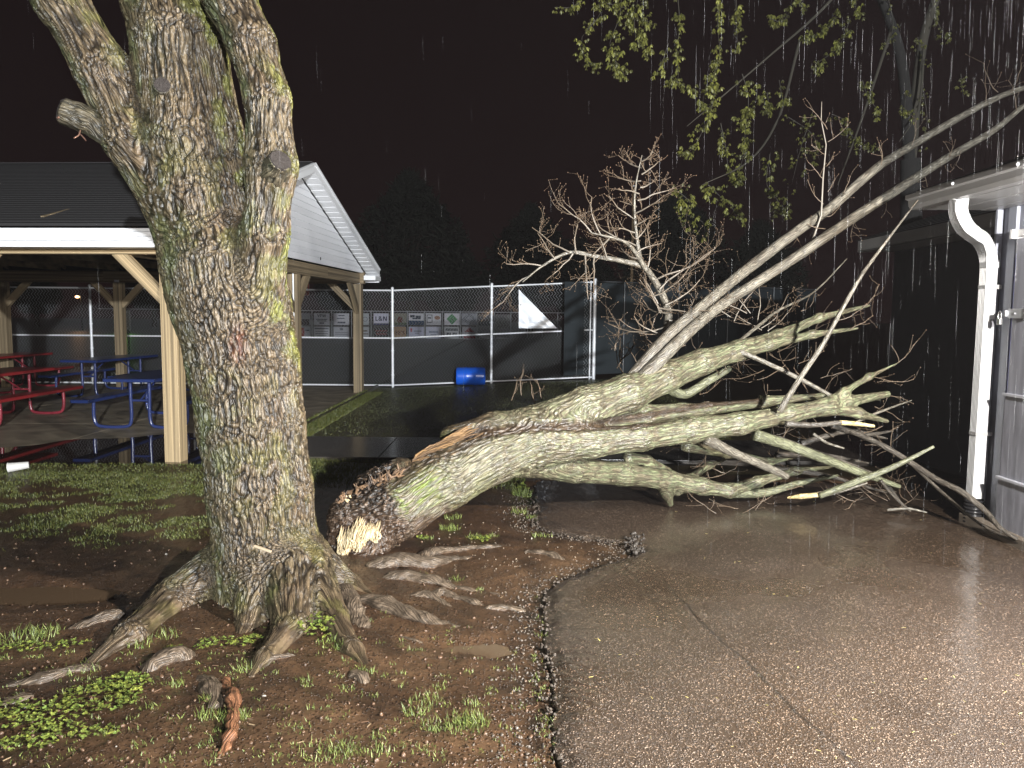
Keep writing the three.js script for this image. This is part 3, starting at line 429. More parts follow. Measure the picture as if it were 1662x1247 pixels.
// ---------- the fallen tree ----------
{
  const t = thing('fallen_tree', 'broken tree fallen to the right, torn base beside the standing trunk', 'tree');
  const main = [[P(572, 842, 5.5), 0.19], [P(640, 826, 5.56), 0.235], [P(722, 776, 5.72), 0.238], [P(800, 736, 5.9), 0.225], [P(872, 712, 6.05), 0.228], [P(930, 702, 6.15), 0.20]];
  const A = [[P(860, 700, 6.05), 0.19], [P(950, 662, 6.25), 0.175], [P(1020, 638, 6.4), 0.155], [P(1080, 612, 6.55), 0.135], [P(1140, 588, 6.7), 0.112], [P(1200, 568, 6.85), 0.085], [P(1262, 545, 7.0), 0.055], [P(1330, 516, 7.15), 0.04], [P(1410, 496, 7.3), 0.02]];
  const A2 = [[P(1190, 574, 6.8), 0.07], [P(1250, 560, 6.9), 0.05], [P(1320, 543, 7.05), 0.038], [P(1392, 533, 7.2), 0.018]];
  const B = [[P(880, 722, 6.0), 0.17], [P(960, 716, 6.1), 0.135], [P(1040, 708, 6.2), 0.12], [P(1120, 698, 6.35), 0.108], [P(1200, 688, 6.45), 0.095], [P(1280, 672, 6.6), 0.082], [P(1345, 660, 6.7), 0.075]];
  const B2 = [[P(1335, 662, 6.7), 0.06], [P(1375, 652, 6.8), 0.055], [P(1440, 640, 6.95), 0.038]];
  const B3 = [[P(1340, 664, 6.7), 0.05], [P(1395, 672, 6.8), 0.045], [P(1440, 684, 6.9), 0.025]];
  const B4 = [[P(1335, 658, 6.7), 0.045], [P(1370, 636, 6.8), 0.036], [P(1410, 612, 6.9), 0.03], [P(1460, 588, 7.0), 0.012]];
  const A3 = [[P(950, 688, 6.3), 0.10], [P(1050, 674, 6.55), 0.09], [P(1150, 662, 6.75), 0.07], [P(1240, 652, 6.9), 0.055], [P(1340, 642, 7.05), 0.03], [P(1430, 650, 7.2), 0.012]];
  const Cc = [[P(850, 748, 6.02), 0.14], [P(930, 762, 6.3), 0.115], [P(1010, 770, 6.6), 0.10], [P(1085, 780, 6.85), 0.092], [P(1140, 790, 6.95), 0.078], [P(1185, 797, 7.0), 0.066], [P(1230, 782, 7.1), 0.052], [P(1290, 765, 7.25), 0.04], [P(1350, 758, 7.4), 0.02]];
  const C2 = [[P(1072, 778, 6.8), 0.06], [P(1082, 800, 6.86), 0.05], [P(1088, 818, 6.9), 0.035]];
  const C3 = [[P(1100, 800, 6.9), 0.035], [P(1118, 778, 7.0), 0.045], [P(1150, 756, 7.2), 0.035], [P(1180, 745, 7.3), 0.02]];
  const C4 = [[P(1020, 742, 6.7), 0.055], [P(1050, 748, 6.85), 0.05], [P(1085, 765, 7.0), 0.04]];
  const C5 = [[P(1115, 722, 6.6), 0.07], [P(1180, 735, 6.9), 0.05], [P(1250, 750, 7.2), 0.035], [P(1290, 742, 7.3), 0.025]];
  const stump2 = [[P(592, 975, 5.42), 0.20], [P(592, 905, 5.44), 0.165], [P(612, 870, 5.48), 0.15]], stump3 = [[P(560, 960, 5.5), 0.15], [P(556, 880, 5.5), 0.13]], stump4 = [[P(610, 930, 5.42), 0.14], [P(665, 925, 5.45), 0.11], [P(720, 915, 5.5), 0.05]], stump = [[P(585, 960, 5.42), 0.16], [P(620, 930, 5.45), 0.12]], lip = [[P(600, 790, 5.62), 0.12], [P(650, 770, 5.66), 0.13]], hump = [[P(730, 708, 5.86), 0.085], [P(800, 690, 5.98), 0.10], [P(900, 678, 6.15), 0.10]];
  const bones = limbs([main, A, A2, B, B2, B3, B4, A3, Cc, C2, C3, C4, C5, stump, stump2, stump3, stump4, lip, hump]);
  const MOSS = [at(640, 815, 5.3), at(690, 790, 5.45), at(640, 845, 5.3)], e0 = at(560, 850, 5.5).x, e1 = at(628, 830, 5.4).x;
  const cr0 = at(735, 705, 5.8), cr1 = at(1250, 654, 6.6);
  const fallBark = v => {
    const [qx, qy, qz] = v.q, w = 0.02 * noise(qx * 9, qy * 9 + 3, qz * 9), amp = clamp((v.R - 0.01) / 0.2, 0.12, 1);
    const n1 = noise((qx + w) * 34, (qy + w) * 34, qz * 34), n2 = noise(qx * 62 + 5, qy * 62, qz * 62), n3 = noise(qx * 74, qy * 74, qz * 74 + 3), n4 = noise(qx * 140, qy * 140, qz * 140), big = noise(v.x * 3, v.y * 3, v.z * 3), f1 = sstep(0.0, 0.3, Math.abs(n1)), f2 = sstep(0, 0.3, Math.abs(n2));
    const edge = e1 + 0.10 * noise(v.y * 6, v.z * 6, 4) - (v.y - 0.75) * 0.28, rot = sstep(edge + 0.03, edge - 0.05, v.x);
    let d = amp * (0.0105 * (f1 * (0.6 + 0.4 * f2) - 0.6) + 0.0035 * n3 + 0.0022 * n4 + 0.012 * big);
    let c = mix3([0.085, 0.070, 0.046], mix3([0.150, 0.128, 0.086], [0.215, 0.203, 0.138], clamp(0.5 + 0.8 * noise(v.x * 4, v.y * 4, v.z * 4 + 3))), 0.25 + 0.75 * f1 * (0.45 + 0.55 * f2));
    const li = sstep(-0.15, 0.3, n3 + 0.5 * n4 + 0.5 * noise(v.x * 11, v.y * 11, v.z * 11)); c = mix3(c, [0.200, 0.232, 0.135], li * (0.35 + 0.5 * sstep(-0.4, 1.1, v.x)) * (0.4 + 0.6 * f1));
    let moss = 0; MOSS.forEach((m, i) => { moss = Math.max(moss, sstep([0.20, 0.24, 0.17][i], 0.02, Math.hypot(v.x - m.x, v.y - m.y, (v.z - m.z) * 0.4))); });
    c = mix3(c, [0.135, 0.185, 0.024], moss * sstep(-0.35, 0.3, n3 + 0.4 * n4) * (1 - rot));
    c = mix3(c, [0.14, 0.155, 0.04], sstep(0.4, -0.8, v.x) * sstep(0, 0.4, noise(v.x * 5, v.y * 5, v.z * 5)) * 0.45 * (1 - rot));
    // stripped bark, brown and wet, along the top between the two limbs and over the torn back
    const cx = clamp((v.x - cr0.x) / (cr1.x - cr0.x)), ly = mix(cr0.y, cr1.y, cx) + 0.03 * Math.sin(cx * 9), band = v.x > cr0.x && v.x < cr1.x ? sstep(0.05, 0.02, Math.abs(v.y - ly + 0.01) + 0.01 * n3) : 0;
    c = mix3(c, [0.052, 0.032, 0.020], band * 0.92); d -= 0.022 * band;
    const back = sstep(0.0, -0.3, v.x) * sstep(0.3, 0.75, v.n[1] - 0.25 * v.n[0] - 0.1 + 0.2 * n2); c = mix3(c, mix3([0.04, 0.026, 0.017], [0.19, 0.125, 0.07], sstep(0.2, 0.5, n2)), back * 0.85 * (1 - rot));
    if (rot > 0) { const k = noise(v.x * 24, v.y * 24, v.z * 24), q = noise(v.x * 52, v.y * 52, v.z * 52); c = mix3(c, mix3([0.018, 0.012, 0.009], [0.13, 0.088, 0.060], sstep(0.0, 0.55, q + 0.5 * n4)), rot * 0.96); d = mix(d, 0.016 * k + 0.008 * q * f1 + 0.006 * n4 - 0.012 * (1 - f2), rot); }
    if (v.y < 0.42 && v.x < 0) c = mix3(c, mix3([0.085, 0.052, 0.032], [0.17, 0.12, 0.085], sstep(0, 0.4, n2)), sstep(0.42, 0.26, v.y + 0.06 * n3) * 0.9);
    return { d, c };
  };
  mesh('trunk', fieldMesh(bones, { h: 0.0085, k: 0.020, lo: [-1.55, -0.1, -7.75], hi: [3.75, 1.95, -5.0], bark: fallBark, lying: true }), vcol(0.42, { bumpMap: T_barkB, bumpScale: 0.005, map: T_barkC }), t);
  // torn pale wood at the break
  const M_torn = vcol(0.75), torn = new Tubes(), shard = (px, py, dep, len, r, dir) => { const a = P(px, py, dep), d = dir.clone().normalize(); const col = mix3([0.40, 0.31, 0.17], [0.60, 0.50, 0.32], rnd()), tan = [0.30, 0.20, 0.10]; torn.add([a, a.clone().addScaledVector(d, len * 0.5).add(V(rr(-.006, .006), rr(-.006, .006), rr(-.006, .006))), a.clone().addScaledVector(d, len)], [r, r * 0.85, r * 0.12], [rnd() < 0.25 ? tan : col, col, mix3(col, tan, 0.5)], 4); };
  for (let k = 0; k < 560; k++) { const u = rnd(), w = rnd(), x = 547 + 64 * u, top = mix(872, 858, u) + 8 * Math.sin(u * 9), bot = mix(912, 876, u) + 6 * Math.sin(u * 14), y = mix(bot, top, w), e = 5.29 - 0.07 * Math.sin(u * 3.1) * Math.sin(w * 2.6 + 0.2) + rr(-0.012, 0.012); shard(x, y, e, rr(0.04, 0.10), rr(0.0035, 0.008), V(rr(0.15, 0.45), rr(0.7, 1.0), rr(-0.1, 0.1))); }
  for (let k = 0; k < 40; k++) shard(rr(586, 616), rr(862, 876), 5.25, rr(0.02, 0.045), rr(0.006, 0.012), V(rr(0.1, 0.4), 1, 0.1));
  for (let k = 0; k < 14; k++) shard(rr(561, 570), rr(806, 816), 5.29, 0.016, 0.006, V(rr(-1, 1), 1, 0.3));
  tag(mesh('torn_wood', torn.geo(), M_torn, t), 'pale cream splintered wood at the break').userData.kind = 'stuff';
  // splintered brown fibres along the torn back of the bole
  const fib = new Tubes(); for (let k = 0; k < 90; k++) { const u = rnd(), a = P(mix(668, 745, u), mix(748, 704, u) + rr(-6, 10), 5.62 + 0.1 * u), d = V(1, 0.42 + rr(-0.15, 0.2), rr(-0.3, 0.3)).normalize(), L = rr(0.06, 0.2), c = mix3([0.06, 0.035, 0.02], [0.30, 0.18, 0.08], rnd()); fib.add([a, a.clone().addScaledVector(d, L * 0.6).add(V(0, rr(0, 0.012), 0)), a.clone().addScaledVector(d, L)], [0.009, 0.007, 0.002], c, 4); }
  for (let k = 0; k < 70; k++) { const u = rnd(), a = P(mix(545, 655, u), mix(812, 762, u) + rr(-4, 8), 5.4 + 0.08 * u), d = V(rr(-0.4, 1), rr(0.1, 0.9), rr(-0.2, 0.6)).normalize(), c = mix3([0.03, 0.02, 0.014], [0.20, 0.12, 0.065], rnd()); fib.add([a, a.clone().addScaledVector(d, rr(0.03, 0.07))], [0.012, 0.003], c, 4); }
  mesh('torn_fibre', fib.geo(), vcol(0.6), t).userData.kind = 'stuff';

  // separate limbs
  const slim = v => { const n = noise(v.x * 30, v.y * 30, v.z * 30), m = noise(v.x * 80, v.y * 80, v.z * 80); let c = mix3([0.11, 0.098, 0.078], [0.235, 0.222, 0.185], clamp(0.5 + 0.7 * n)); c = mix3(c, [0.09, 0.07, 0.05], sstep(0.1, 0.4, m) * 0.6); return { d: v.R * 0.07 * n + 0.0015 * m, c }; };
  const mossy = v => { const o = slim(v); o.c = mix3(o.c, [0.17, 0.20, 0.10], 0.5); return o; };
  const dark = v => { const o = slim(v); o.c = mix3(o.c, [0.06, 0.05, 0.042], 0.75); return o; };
  const br = (pts, rad, bk = slim, seg = 44) => mesh('branch', limbTube(pts, rad, bk, seg, 10), M_barkFine, t);
  const px = (list, d0, d1) => list.map((p, i) => P(p[0], p[1], mix(d0, d1, i / (list.length - 1))));
  br(px([[985, 665], [1022, 618], [1085, 545], [1145, 493], [1189, 456], [1226, 427], [1300, 371], [1341, 343], [1428, 269], [1476, 239], [1550, 195], [1627, 155], [1700, 132], [1800, 100]], 6.35, 7.9), [0.08, 0.058, 0.052, 0.049, 0.047, 0.05, 0.046, 0.044, 0.04, 0.037, 0.033, 0.026, 0.022, 0.01], slim, 90);
  br(px([[1010, 660], [1042, 616], [1097, 559], [1137, 522], [1174, 493], [1226, 460], [1297, 414], [1391, 350], [1449, 313], [1503, 278], [1550, 249], [1617, 209], [1662, 172], [1760, 110]], 6.32, 7.6), [0.08, 0.062, 0.052, 0.049, 0.047, 0.045, 0.046, 0.044, 0.042, 0.038, 0.034, 0.028, 0.022, 0.01], slim, 90);
  br(px([[1078, 556], [1085, 515], [1076, 480], [1060, 452], [1045, 434], [1010, 424], [965, 416], [925, 410], [880, 432], [848, 458]], 6.9, 6.5), [0.04, 0.038, 0.033, 0.030, 0.027, 0.022, 0.02, 0.016, 0.010, 0.005], slim, 60);
  br(px([[1050, 440], [1030, 408], [1012, 392], [960, 378]], 6.7, 6.5), [0.024, 0.019, 0.014, 0.005]);
  br(px([[1042, 432], [1035, 395], [1030, 345], [1032, 300], [1042, 252]], 6.7, 6.6), [0.02, 0.016, 0.011, 0.008, 0.003]);
  br(px([[1265, 668], [1300, 612], [1335, 560], [1368, 500], [1400, 445], [1440, 390], [1490, 325]], 6.4, 6.3), [0.026, 0.022, 0.02, 0.017, 0.015, 0.011, 0.005]);
  br(px([[1200, 570], [1250, 592], [1300, 616], [1348, 642]], 6.75, 6.75), [0.022, 0.021, 0.02, 0.017]);
  br(px([[1190, 562], [1230, 530], [1262, 505], [1320, 475], [1375, 420]], 6.9, 7.6), [0.018, 0.015, 0.012, 0.008, 0.004]);
  br(px([[1145, 712], [1190, 735], [1230, 752], [1278, 774]], 6.35, 6.6), [0.05, 0.04, 0.036, 0.03], slim);
  br(px([[1225, 706], [1270, 720], [1330, 742], [1390, 765], [1460, 790]], 6.45, 6.8), [0.05, 0.046, 0.042, 0.036, 0.02], mossy);
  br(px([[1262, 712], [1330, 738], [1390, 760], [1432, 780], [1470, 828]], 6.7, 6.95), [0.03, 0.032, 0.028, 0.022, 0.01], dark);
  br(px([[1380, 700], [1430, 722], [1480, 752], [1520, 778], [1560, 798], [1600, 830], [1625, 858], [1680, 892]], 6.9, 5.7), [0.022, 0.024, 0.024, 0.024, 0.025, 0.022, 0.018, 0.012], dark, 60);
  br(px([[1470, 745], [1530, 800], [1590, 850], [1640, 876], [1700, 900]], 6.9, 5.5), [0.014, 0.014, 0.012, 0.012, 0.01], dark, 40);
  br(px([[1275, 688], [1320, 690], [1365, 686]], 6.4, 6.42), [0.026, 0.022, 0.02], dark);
  tag(br(px([[1362, 686], [1390, 688], [1419, 692]], 6.42, 6.45), [0.02, 0.02, 0.012], v => ({ d: 0, c: mix3([0.60, 0.47, 0.22], [0.76, 0.64, 0.36], clamp(0.5 + noise(v.q[0] * 70, v.q[1] * 70, v.q[2] * 70))) }), 10), 'freshly split cream tip');
  br(px([[1330, 805], [1390, 782], [1450, 758], [1516, 725]], 6.75, 6.5), [0.028, 0.03, 0.024, 0.012], mossy);
  tag(br(px([[1278, 808], [1300, 806], [1336, 803]], 6.85, 6.76), [0.008, 0.024, 0.022], v => ({ d: 0, c: mix3([0.58, 0.45, 0.20], [0.76, 0.64, 0.36], clamp(0.5 + noise(v.q[0] * 70, v.q[1] * 70, v.q[2] * 70))) }), 10), 'freshly split cream end on the ground');
  br(px([[1330, 806], [1370, 796], [1408, 784]], 6.8, 6.7), [0.018, 0.015, 0.008], slim);
  br(px([[1320, 704], [1340, 718], [1370, 728]], 6.5, 6.5), [0.012, 0.012, 0.008]);
  br(px([[1380, 690], [1430, 668], [1480, 650]], 6.8, 7.0), [0.012, 0.012, 0.004]);
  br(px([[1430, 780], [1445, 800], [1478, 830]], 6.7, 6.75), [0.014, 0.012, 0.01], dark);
  br(px([[1440, 828], [1475, 826], [1505, 832]], 6.72, 6.6), [0.012, 0.011, 0.006]);
  br(px([[1080, 628], [1110, 640], [1150, 618], [1185, 598]], 7.1, 7.3), [0.05, 0.045, 0.04, 0.03], mossy);
  br(px([[1180, 800], [1240, 800], [1300, 784], [1360, 772]], 7.05, 7.3), [0.05, 0.04, 0.03, 0.012], mossy);
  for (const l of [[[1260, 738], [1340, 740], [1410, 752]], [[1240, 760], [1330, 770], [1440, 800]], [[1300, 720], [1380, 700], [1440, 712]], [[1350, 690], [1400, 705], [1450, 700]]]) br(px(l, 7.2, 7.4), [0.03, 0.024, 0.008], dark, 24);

  // twigs
  const tb = new Tubes(), U = V(0, 1, 0);
  const up = (l, d, dir, len, r, dep = 1, lift = 0.1) => twiggy(tb, P(l[0], l[1], d), V(...dir), len, r, dep, lift);
  for (const q of [[925, 410, -1, .1], [900, 420, -.6, .7], [880, 432, -1, .4], [862, 447, -.8, -.2], [935, 412, -.3, .9], [950, 414, -.2, -1], [930, 412, -.5, -1], [965, 416, .1, -1], [985, 420, -.1, .9], [960, 378, -1, .6], [975, 382, -.4, 1], [990, 386, -.6, -.3], [1012, 392, -.8, .5]]) up([q[0], q[1]], 6.55, [q[2], q[3], rr(-.4, .4)], rr(0.25, 0.42), 0.0085, 2, q[3] < 0 ? -0.1 : 0.06);
  for (let i = 0; i < 16; i++) { const y = mix(420, 262, i / 15), s = i % 2 ? 1 : -1; up([1036 - 6 * Math.sin(i / 3), y], 6.65, [s, rr(-0.1, 0.6), rr(-.6, .6)], rr(0.20, 0.5) * (1 - 0.4 * i / 15), 0.008, 2, 0.05); }
  for (const q of [[1086, 520, 1, .1], [1080, 495, 1, .5], [1085, 510, -.8, .2], [1070, 470, .8, .8], [1062, 455, 1, .4], [1050, 440, .3, 1], [1084, 530, -1, -.2], [1082, 545, -1, .3]]) up([q[0], q[1]], 6.75, [q[2], q[3], rr(-.4, .4)], rr(0.35, 0.6), 0.009, 2, 0.04);
  for (let i = 0; i < 5; i++) { const u = rnd(); up([mix(1045, 1085, u) + rr(-4, 4), mix(440, 540, u)], 6.8, [rr(-1, 1), rr(-.2, 1), rr(-.6, .6)], rr(0.3, 0.55), 0.008, 2, 0.04); }
  for (let i = 0; i < 10; i++) up([rr(985, 1060), rr(555, 610)], rr(7, 7.6), [rr(-1, 1), 0.7, rr(-.3, .3)], rr(0.2, 0.4), 0.007, 1);
  for (const q of [[830, 640], [846, 632], [880, 640], [868, 650]]) up([q[0], q[1] + 10], 6.9, [rr(-.5, .5), 1, 0], 0.2, 0.006, 1);
  for (let i = 0; i < 9; i++) up([1340 + rr(-4, 4), mix(372, 190, i / 9)], 7.05, [i % 2 ? 1 : -1, rr(0, 0.8), rr(-.5, .5)], rr(0.14, 0.3), 0.0045, 1);
  tb.add([[1318, 392], [1333, 350], [1336, 290], [1341, 235], [1333, 195], [1334, 165]].map(p => P(p[0], p[1], 7.05)), [0.011, 0.010, 0.008, 0.006, 0.005, 0.002], TW_A, 5);
  for (const [x, y, s] of [[1480, 236, 1], [1430, 268, 1], [1500, 280, -1], [1560, 245, -1], [1620, 150, 1], [1600, 165, 1], [1290, 378, -1], [1390, 350, -1], [1440, 318, -1], [1540, 255, 1], [1360, 330, 1], [1650, 180, 1], [1640, 150, 1]]) up([x, y], 7.2, [rr(-0.8, 0.9), s, rr(-.4, .4)], rr(0.18, 0.38), 0.005, 1, 0.03);
  for (let i = 0; i < 20; i++) up([rr(1060, 1340), rr(560, 640)], rr(7.2, 8.2), [rr(-1, 1), rr(-.6, 1), rr(-1, 1)], rr(0.25, 0.5), 0.006, 1, 0);
  for (let i = 0; i < 24; i++) up([rr(1080, 1480), rr(690, 800)], rr(6.9, 7.6), [rr(-1, 1), rr(-.5, .6), rr(-1, 1)], rr(0.22, 0.5), 0.006, 1, 0);
  for (let i = 0; i < 16; i++) { const p = gnd(rr(1120, 1540), rr(806, 838)); twiggy(tb, V(p.x, 0.02, p.z), V(rr(-1, 1), 0.25, rr(-.6, .6)), rr(0.2, 0.4), 0.005, 1, 0); }
  for (const [x, y] of [[1440, 620], [1400, 500], [1380, 535], [1450, 595], [1430, 640], [1360, 520], [1300, 505], [1420, 660], [1410, 610]]) up([x, y], 7.0, [1, rr(-.3, .7), 0], rr(0.2, 0.35), 0.006, 1, 0.02);
  for (let i = 0; i < 8; i++) up([rr(1180, 1260), rr(500, 540)], 7.3, [rr(-1, 1), 0.6, 0], 0.4, 0.006, 2, 0);
  tag(mesh('twigs', tb.geo(), vcol(0.45), t), 'reddish brown budding twigs').userData.kind = 'stuff';
  // roots and torn lumps round the break
  const root = (list, rad, up = 0) => mesh('root', limbTube(sink(list, rad), rad.map(r => r * 1.1), rootBark, 80, 18, true, 0.6), M_barkFine, t);
  root([[570, 975, 0.02], [600, 984, 0.0], [640, 996, 0.0], [690, 1010, -0.005], [740, 1020, -0.02], [790, 1026, -0.03]], [0.05, 0.062, 0.066, 0.05, 0.03, 0.015]);
  root([[600, 930, 0.04], [640, 925, 0.015], [690, 925, 0], [740, 912, -0.01], [800, 905, -0.03]], [0.08, 0.08, 0.065, 0.045, 0.02]);
  root([[660, 925, -0.02], [700, 908, 0.01], [750, 896, 0.0], [810, 888, -0.01], [870, 884, -0.03]], [0.03, 0.05, 0.045, 0.035, 0.02]);
  root([[610, 950, 0.02], [650, 946, 0.0], [700, 950, 0.0], [750, 957, -0.01], [810, 962, -0.02], [860, 960, -0.03]], [0.05, 0.058, 0.05, 0.035, 0.025, 0.012]);
  root([[550, 955, 0.03], [566, 985, 0.02], [582, 1012, 0.0], [606, 1035, -0.02]], [0.07, 0.065, 0.045, 0.02]);
  root([[690, 985, -0.01], [715, 968, 0.01], [745, 972, 0.0], [785, 984, -0.01], [830, 990, -0.02]], [0.02, 0.036, 0.032, 0.024, 0.012]);
  root([[750, 996, -0.02], [800, 986, 0.0], [850, 984, -0.01], [880, 990, -0.02]], [0.016, 0.026, 0.022, 0.012]);
  root([[820, 900, -0.02], [860, 898, 0.0], [900, 904, -0.005], [945, 918, -0.02]], [0.02, 0.032, 0.03, 0.014]);
  root([[640, 975, 0.0], [690, 972, 0.0], [730, 985, -0.01], [760, 1002, -0.02]], [0.022, 0.026, 0.02, 0.01]);
  root([[630, 1035, -0.01], [665, 1040, 0.0], [700, 1046, -0.01]], [0.012, 0.016, 0.01]);
}
// ---------- the building on the right ----------
const M_white = std(0.80, 0.81, 0.83, 0.35), M_offwhite = std(0.62, 0.62, 0.62, 0.4), M_shingle = std(0.022, 0.021, 0.022, 0.75), M_galv = std(0.72, 0.74, 0.77, 0.35, { metalness: 0.1 });
function weather(scale, r, g, b, amount, s = 3) { return dataTex(256, 256, (d, w) => { for (let j = 0; j < w; j++) for (let i = 0; i < w; i++) { const o = (j * w + i) * 4, a = i / w * 6.2832, v = 1 - amount * clamp(0.5 + fbm(Math.cos(a) * scale * 0.5 + s, Math.sin(a) * scale * 0.5, j / w * scale * 0.35 + s, 4)); d[o] = 255 * v * r; d[o + 1] = 255 * v * g; d[o + 2] = 255 * v * b; d[o + 3] = 255; } }, true); }
const T_wall = weather(5, 1, 1, 1, 0.16), T_wood = dataTex(256, 256, (d, w) => { for (let j = 0; j < w; j++) for (let i = 0; i < w; i++) { const o = (j * w + i) * 4, a = i / w * 6.2832, k = fbm(Math.cos(a) * 2.2 + 3, Math.sin(a) * 2.2 + 9, j / w * 0.6, 2), g = noise(Math.cos(a) * 9, Math.sin(a) * 9, j / w * 1.2), v = clamp(0.80 + 0.28 * k + 0.22 * g + 0.06 * rnd()); d[o] = 255 * v; d[o + 1] = 255 * v * 0.96; d[o + 2] = 255 * v * 0.90; d[o + 3] = 255; } }, true);
function sweepProfile(prof, pts, seg, up = V(0, 0, 1)) {        // a closed outline carried along a path
  const curve = new THREE.CatmullRomCurve3(pts, false, 'centripetal'), n = prof.length, Pn = [], I = [];
  for (let i = 0; i <= seg; i++) { const p = curve.getPointAt(i / seg), T = curve.getTangentAt(i / seg), s = new THREE.Vector3().crossVectors(up, T).normalize(), u = new THREE.Vector3().crossVectors(T, s); for (let j = 0; j < n; j++) { const [a, b] = prof[j]; Pn.push(p.x + s.x * a + u.x * b, p.y + s.y * a + u.y * b, p.z + s.z * a + u.z * b); } }
  const Q = [], g = new THREE.BufferGeometry(), tri = (...k) => k.forEach(i => Q.push(Pn[i * 3], Pn[i * 3 + 1], Pn[i * 3 + 2]));
  for (let i = 0; i < seg; i++) for (let j = 0; j < n; j++) { const a = i * n + j, b = i * n + (j + 1) % n; tri(a, b, a + n); tri(b, b + n, a + n); }
  g.setAttribute('position', new THREE.BufferAttribute(new Float32Array(Q), 3)); g.computeVertexNormals(); return g;
}
{
  const M_gut = std(0.36, 0.36, 0.365, 0.4), M_spout = std(0.50, 0.51, 0.52, 0.35), t = thing('storage_building', 'grey storage building with white downspout and steel door', 'building', [4.05, 0, -6.5]), W = (x, y, z) => V(x - 4.05, y, z + 6.5);
  const bx = (w, h, d, x, y, z, r) => box(w, h, d, x - 4.05, y, z + 6.5, r);
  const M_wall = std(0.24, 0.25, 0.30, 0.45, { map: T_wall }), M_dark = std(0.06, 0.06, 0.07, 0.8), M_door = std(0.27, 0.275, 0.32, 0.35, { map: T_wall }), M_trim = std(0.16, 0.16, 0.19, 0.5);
  mesh('wall', [bx(0.2, 2.76, 4.9, 4.17, 1.38, -4.05, 0), bx(4, 2.76, 0.2, 6.27, 1.38, -6.4, 0), bx(4, 2.76, 0.2, 6.27, 1.38, -1.7, 0)], M_wall, t);
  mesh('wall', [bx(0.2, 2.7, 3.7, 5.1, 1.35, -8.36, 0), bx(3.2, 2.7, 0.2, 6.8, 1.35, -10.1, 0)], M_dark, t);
  mesh('corner_trim', [bx(0.03, 2.64, 0.10, 4.055, 1.34, -6.33, 0.003), bx(0.05, 2.64, 0.03, 4.04, 1.34, -6.50, 0.003)], std(0.30, 0.32, 0.38, 0.4), t);
  mesh('wall_panel', bx(0.02, 2.2, 0.13, 4.058, 1.15, -6.205, 0.003), M_trim, t);
  mesh('metal_strip', bx(0.024, 2.22, 0.016, 4.035, 1.17, -6.225, 0.004), std(0.30, 0.32, 0.75, 0.3, { metalness: 0.3 }), t);
  mesh('sill', [bx(0.2, 0.10, 5, 3.98, 0.035, -4.05, 0.01)], std(0.17, 0.14, 0.11, 0.6, { map: T_wall }), t);
  const door = mesh('door', [bx(0.07, 1.24, 1.1, 4.005, 1.77, -5.60, 0.008), bx(0.085, 0.66, 1.1, 3.997, 0.815, -5.60, 0.008), bx(0.10, 0.40, 1.1, 3.99, 0.275, -5.60, 0.008)], M_door, t);
  for (const g of [bx(0.11, 0.022, 1.11, 3.99, 1.155, -5.60, 0.004), bx(0.125, 0.022, 1.11, 3.985, 0.482, -5.60, 0.004)]) mesh('door_ledge', g, std(0.42, 0.43, 0.48, 0.3), door);
  mesh('door_track', [bx(0.06, 0.055, 1.5, 4.0, 2.43, -5.42, 0.005), bx(0.10, 0.075, 0.03, 3.985, 2.425, -6.175, 0.004)], M_offwhite, t);
  const hasp = mesh('hasp', [bx(0.016, 0.075, 0.30, 3.955, 1.80, -6.02, 0.004), bx(0.03, 0.09, 0.016, 3.95, 1.80, -5.93, 0.003), bx(0.028, 0.05, 0.02, 3.945, 1.80, -6.18, 0.004), new THREE.CylinderGeometry(0.008, 0.008, 0.012, 10).rotateZ(Math.PI / 2).translate(3.945 - 4.05, 1.80, -6.08 + 6.5)], std(0.50, 0.51, 0.54, 0.35, { metalness: 0.5 }), door);
  mesh('padlock', [bx(0.028, 0.055, 0.045, 3.935, 1.735, -6.245, 0.008), pipe([W(3.935, 1.76, -6.262), W(3.935, 1.80, -6.262), W(3.935, 1.815, -6.245), W(3.935, 1.80, -6.228), W(3.935, 1.76, -6.228)], 0.006, 14, 6)], std(0.6, 0.6, 0.6, 0.25, { metalness: 0.8 }), door);
  const cv = document.createElement('canvas'); cv.width = cv.height = 96; const cx = cv.getContext('2d'); cx.fillStyle = '#d8a21a'; cx.fillRect(0, 0, 96, 96); cx.strokeStyle = '#7a3a10'; cx.lineWidth = 6; cx.beginPath(); cx.arc(48, 48, 40, 0, 7); cx.stroke(); cx.fillStyle = '#7a2c10'; for (const [a, b, w] of [[18, 34, 14], [36, 30, 10], [50, 34, 22], [20, 54, 26], [52, 52, 24]]) cx.fillRect(a, b, w, 9);
  const T_st = new THREE.CanvasTexture(cv); T_st.colorSpace = THREE.SRGBColorSpace; mesh('sticker', new THREE.CylinderGeometry(0.052, 0.052, 0.003, 28).rotateZ(Math.PI / 2).translate(3.967 - 4.05, 1.81, -5.85 + 6.5), new THREE.MeshStandardMaterial({ map: T_st, roughness: 0.4 }), door);
  // eave: soffit boards, gutter, roof
  for (let i = 0; i < 5; i++) mesh('soffit_strip', bx(0.118, 0.014, 5.0, 3.49 + i * 0.122, 2.668 + (i % 2) * 0.003, -4.07, 0.003), M_gut, t);
  const kp = [[0, 0], [0.075, 0], [0.095, 0.03], [0.10, 0.075], [0.125, 0.085], [0.125, 0.118], [0.118, 0.118], [0.112, 0.092], [0.09, 0.084], [0.084, 0.034], [0.07, 0.008], [0, 0.008]].map(([a, b]) => [a, b]);
  const sh = new THREE.Shape(kp.map(p => new THREE.Vector2(-p[0], p[1]))), gut = new THREE.ExtrudeGeometry(sh, { depth: 5.06, bevelEnabled: false }); gut.translate(3.425 - 4.05, 2.665, -6.6 + 6.5);
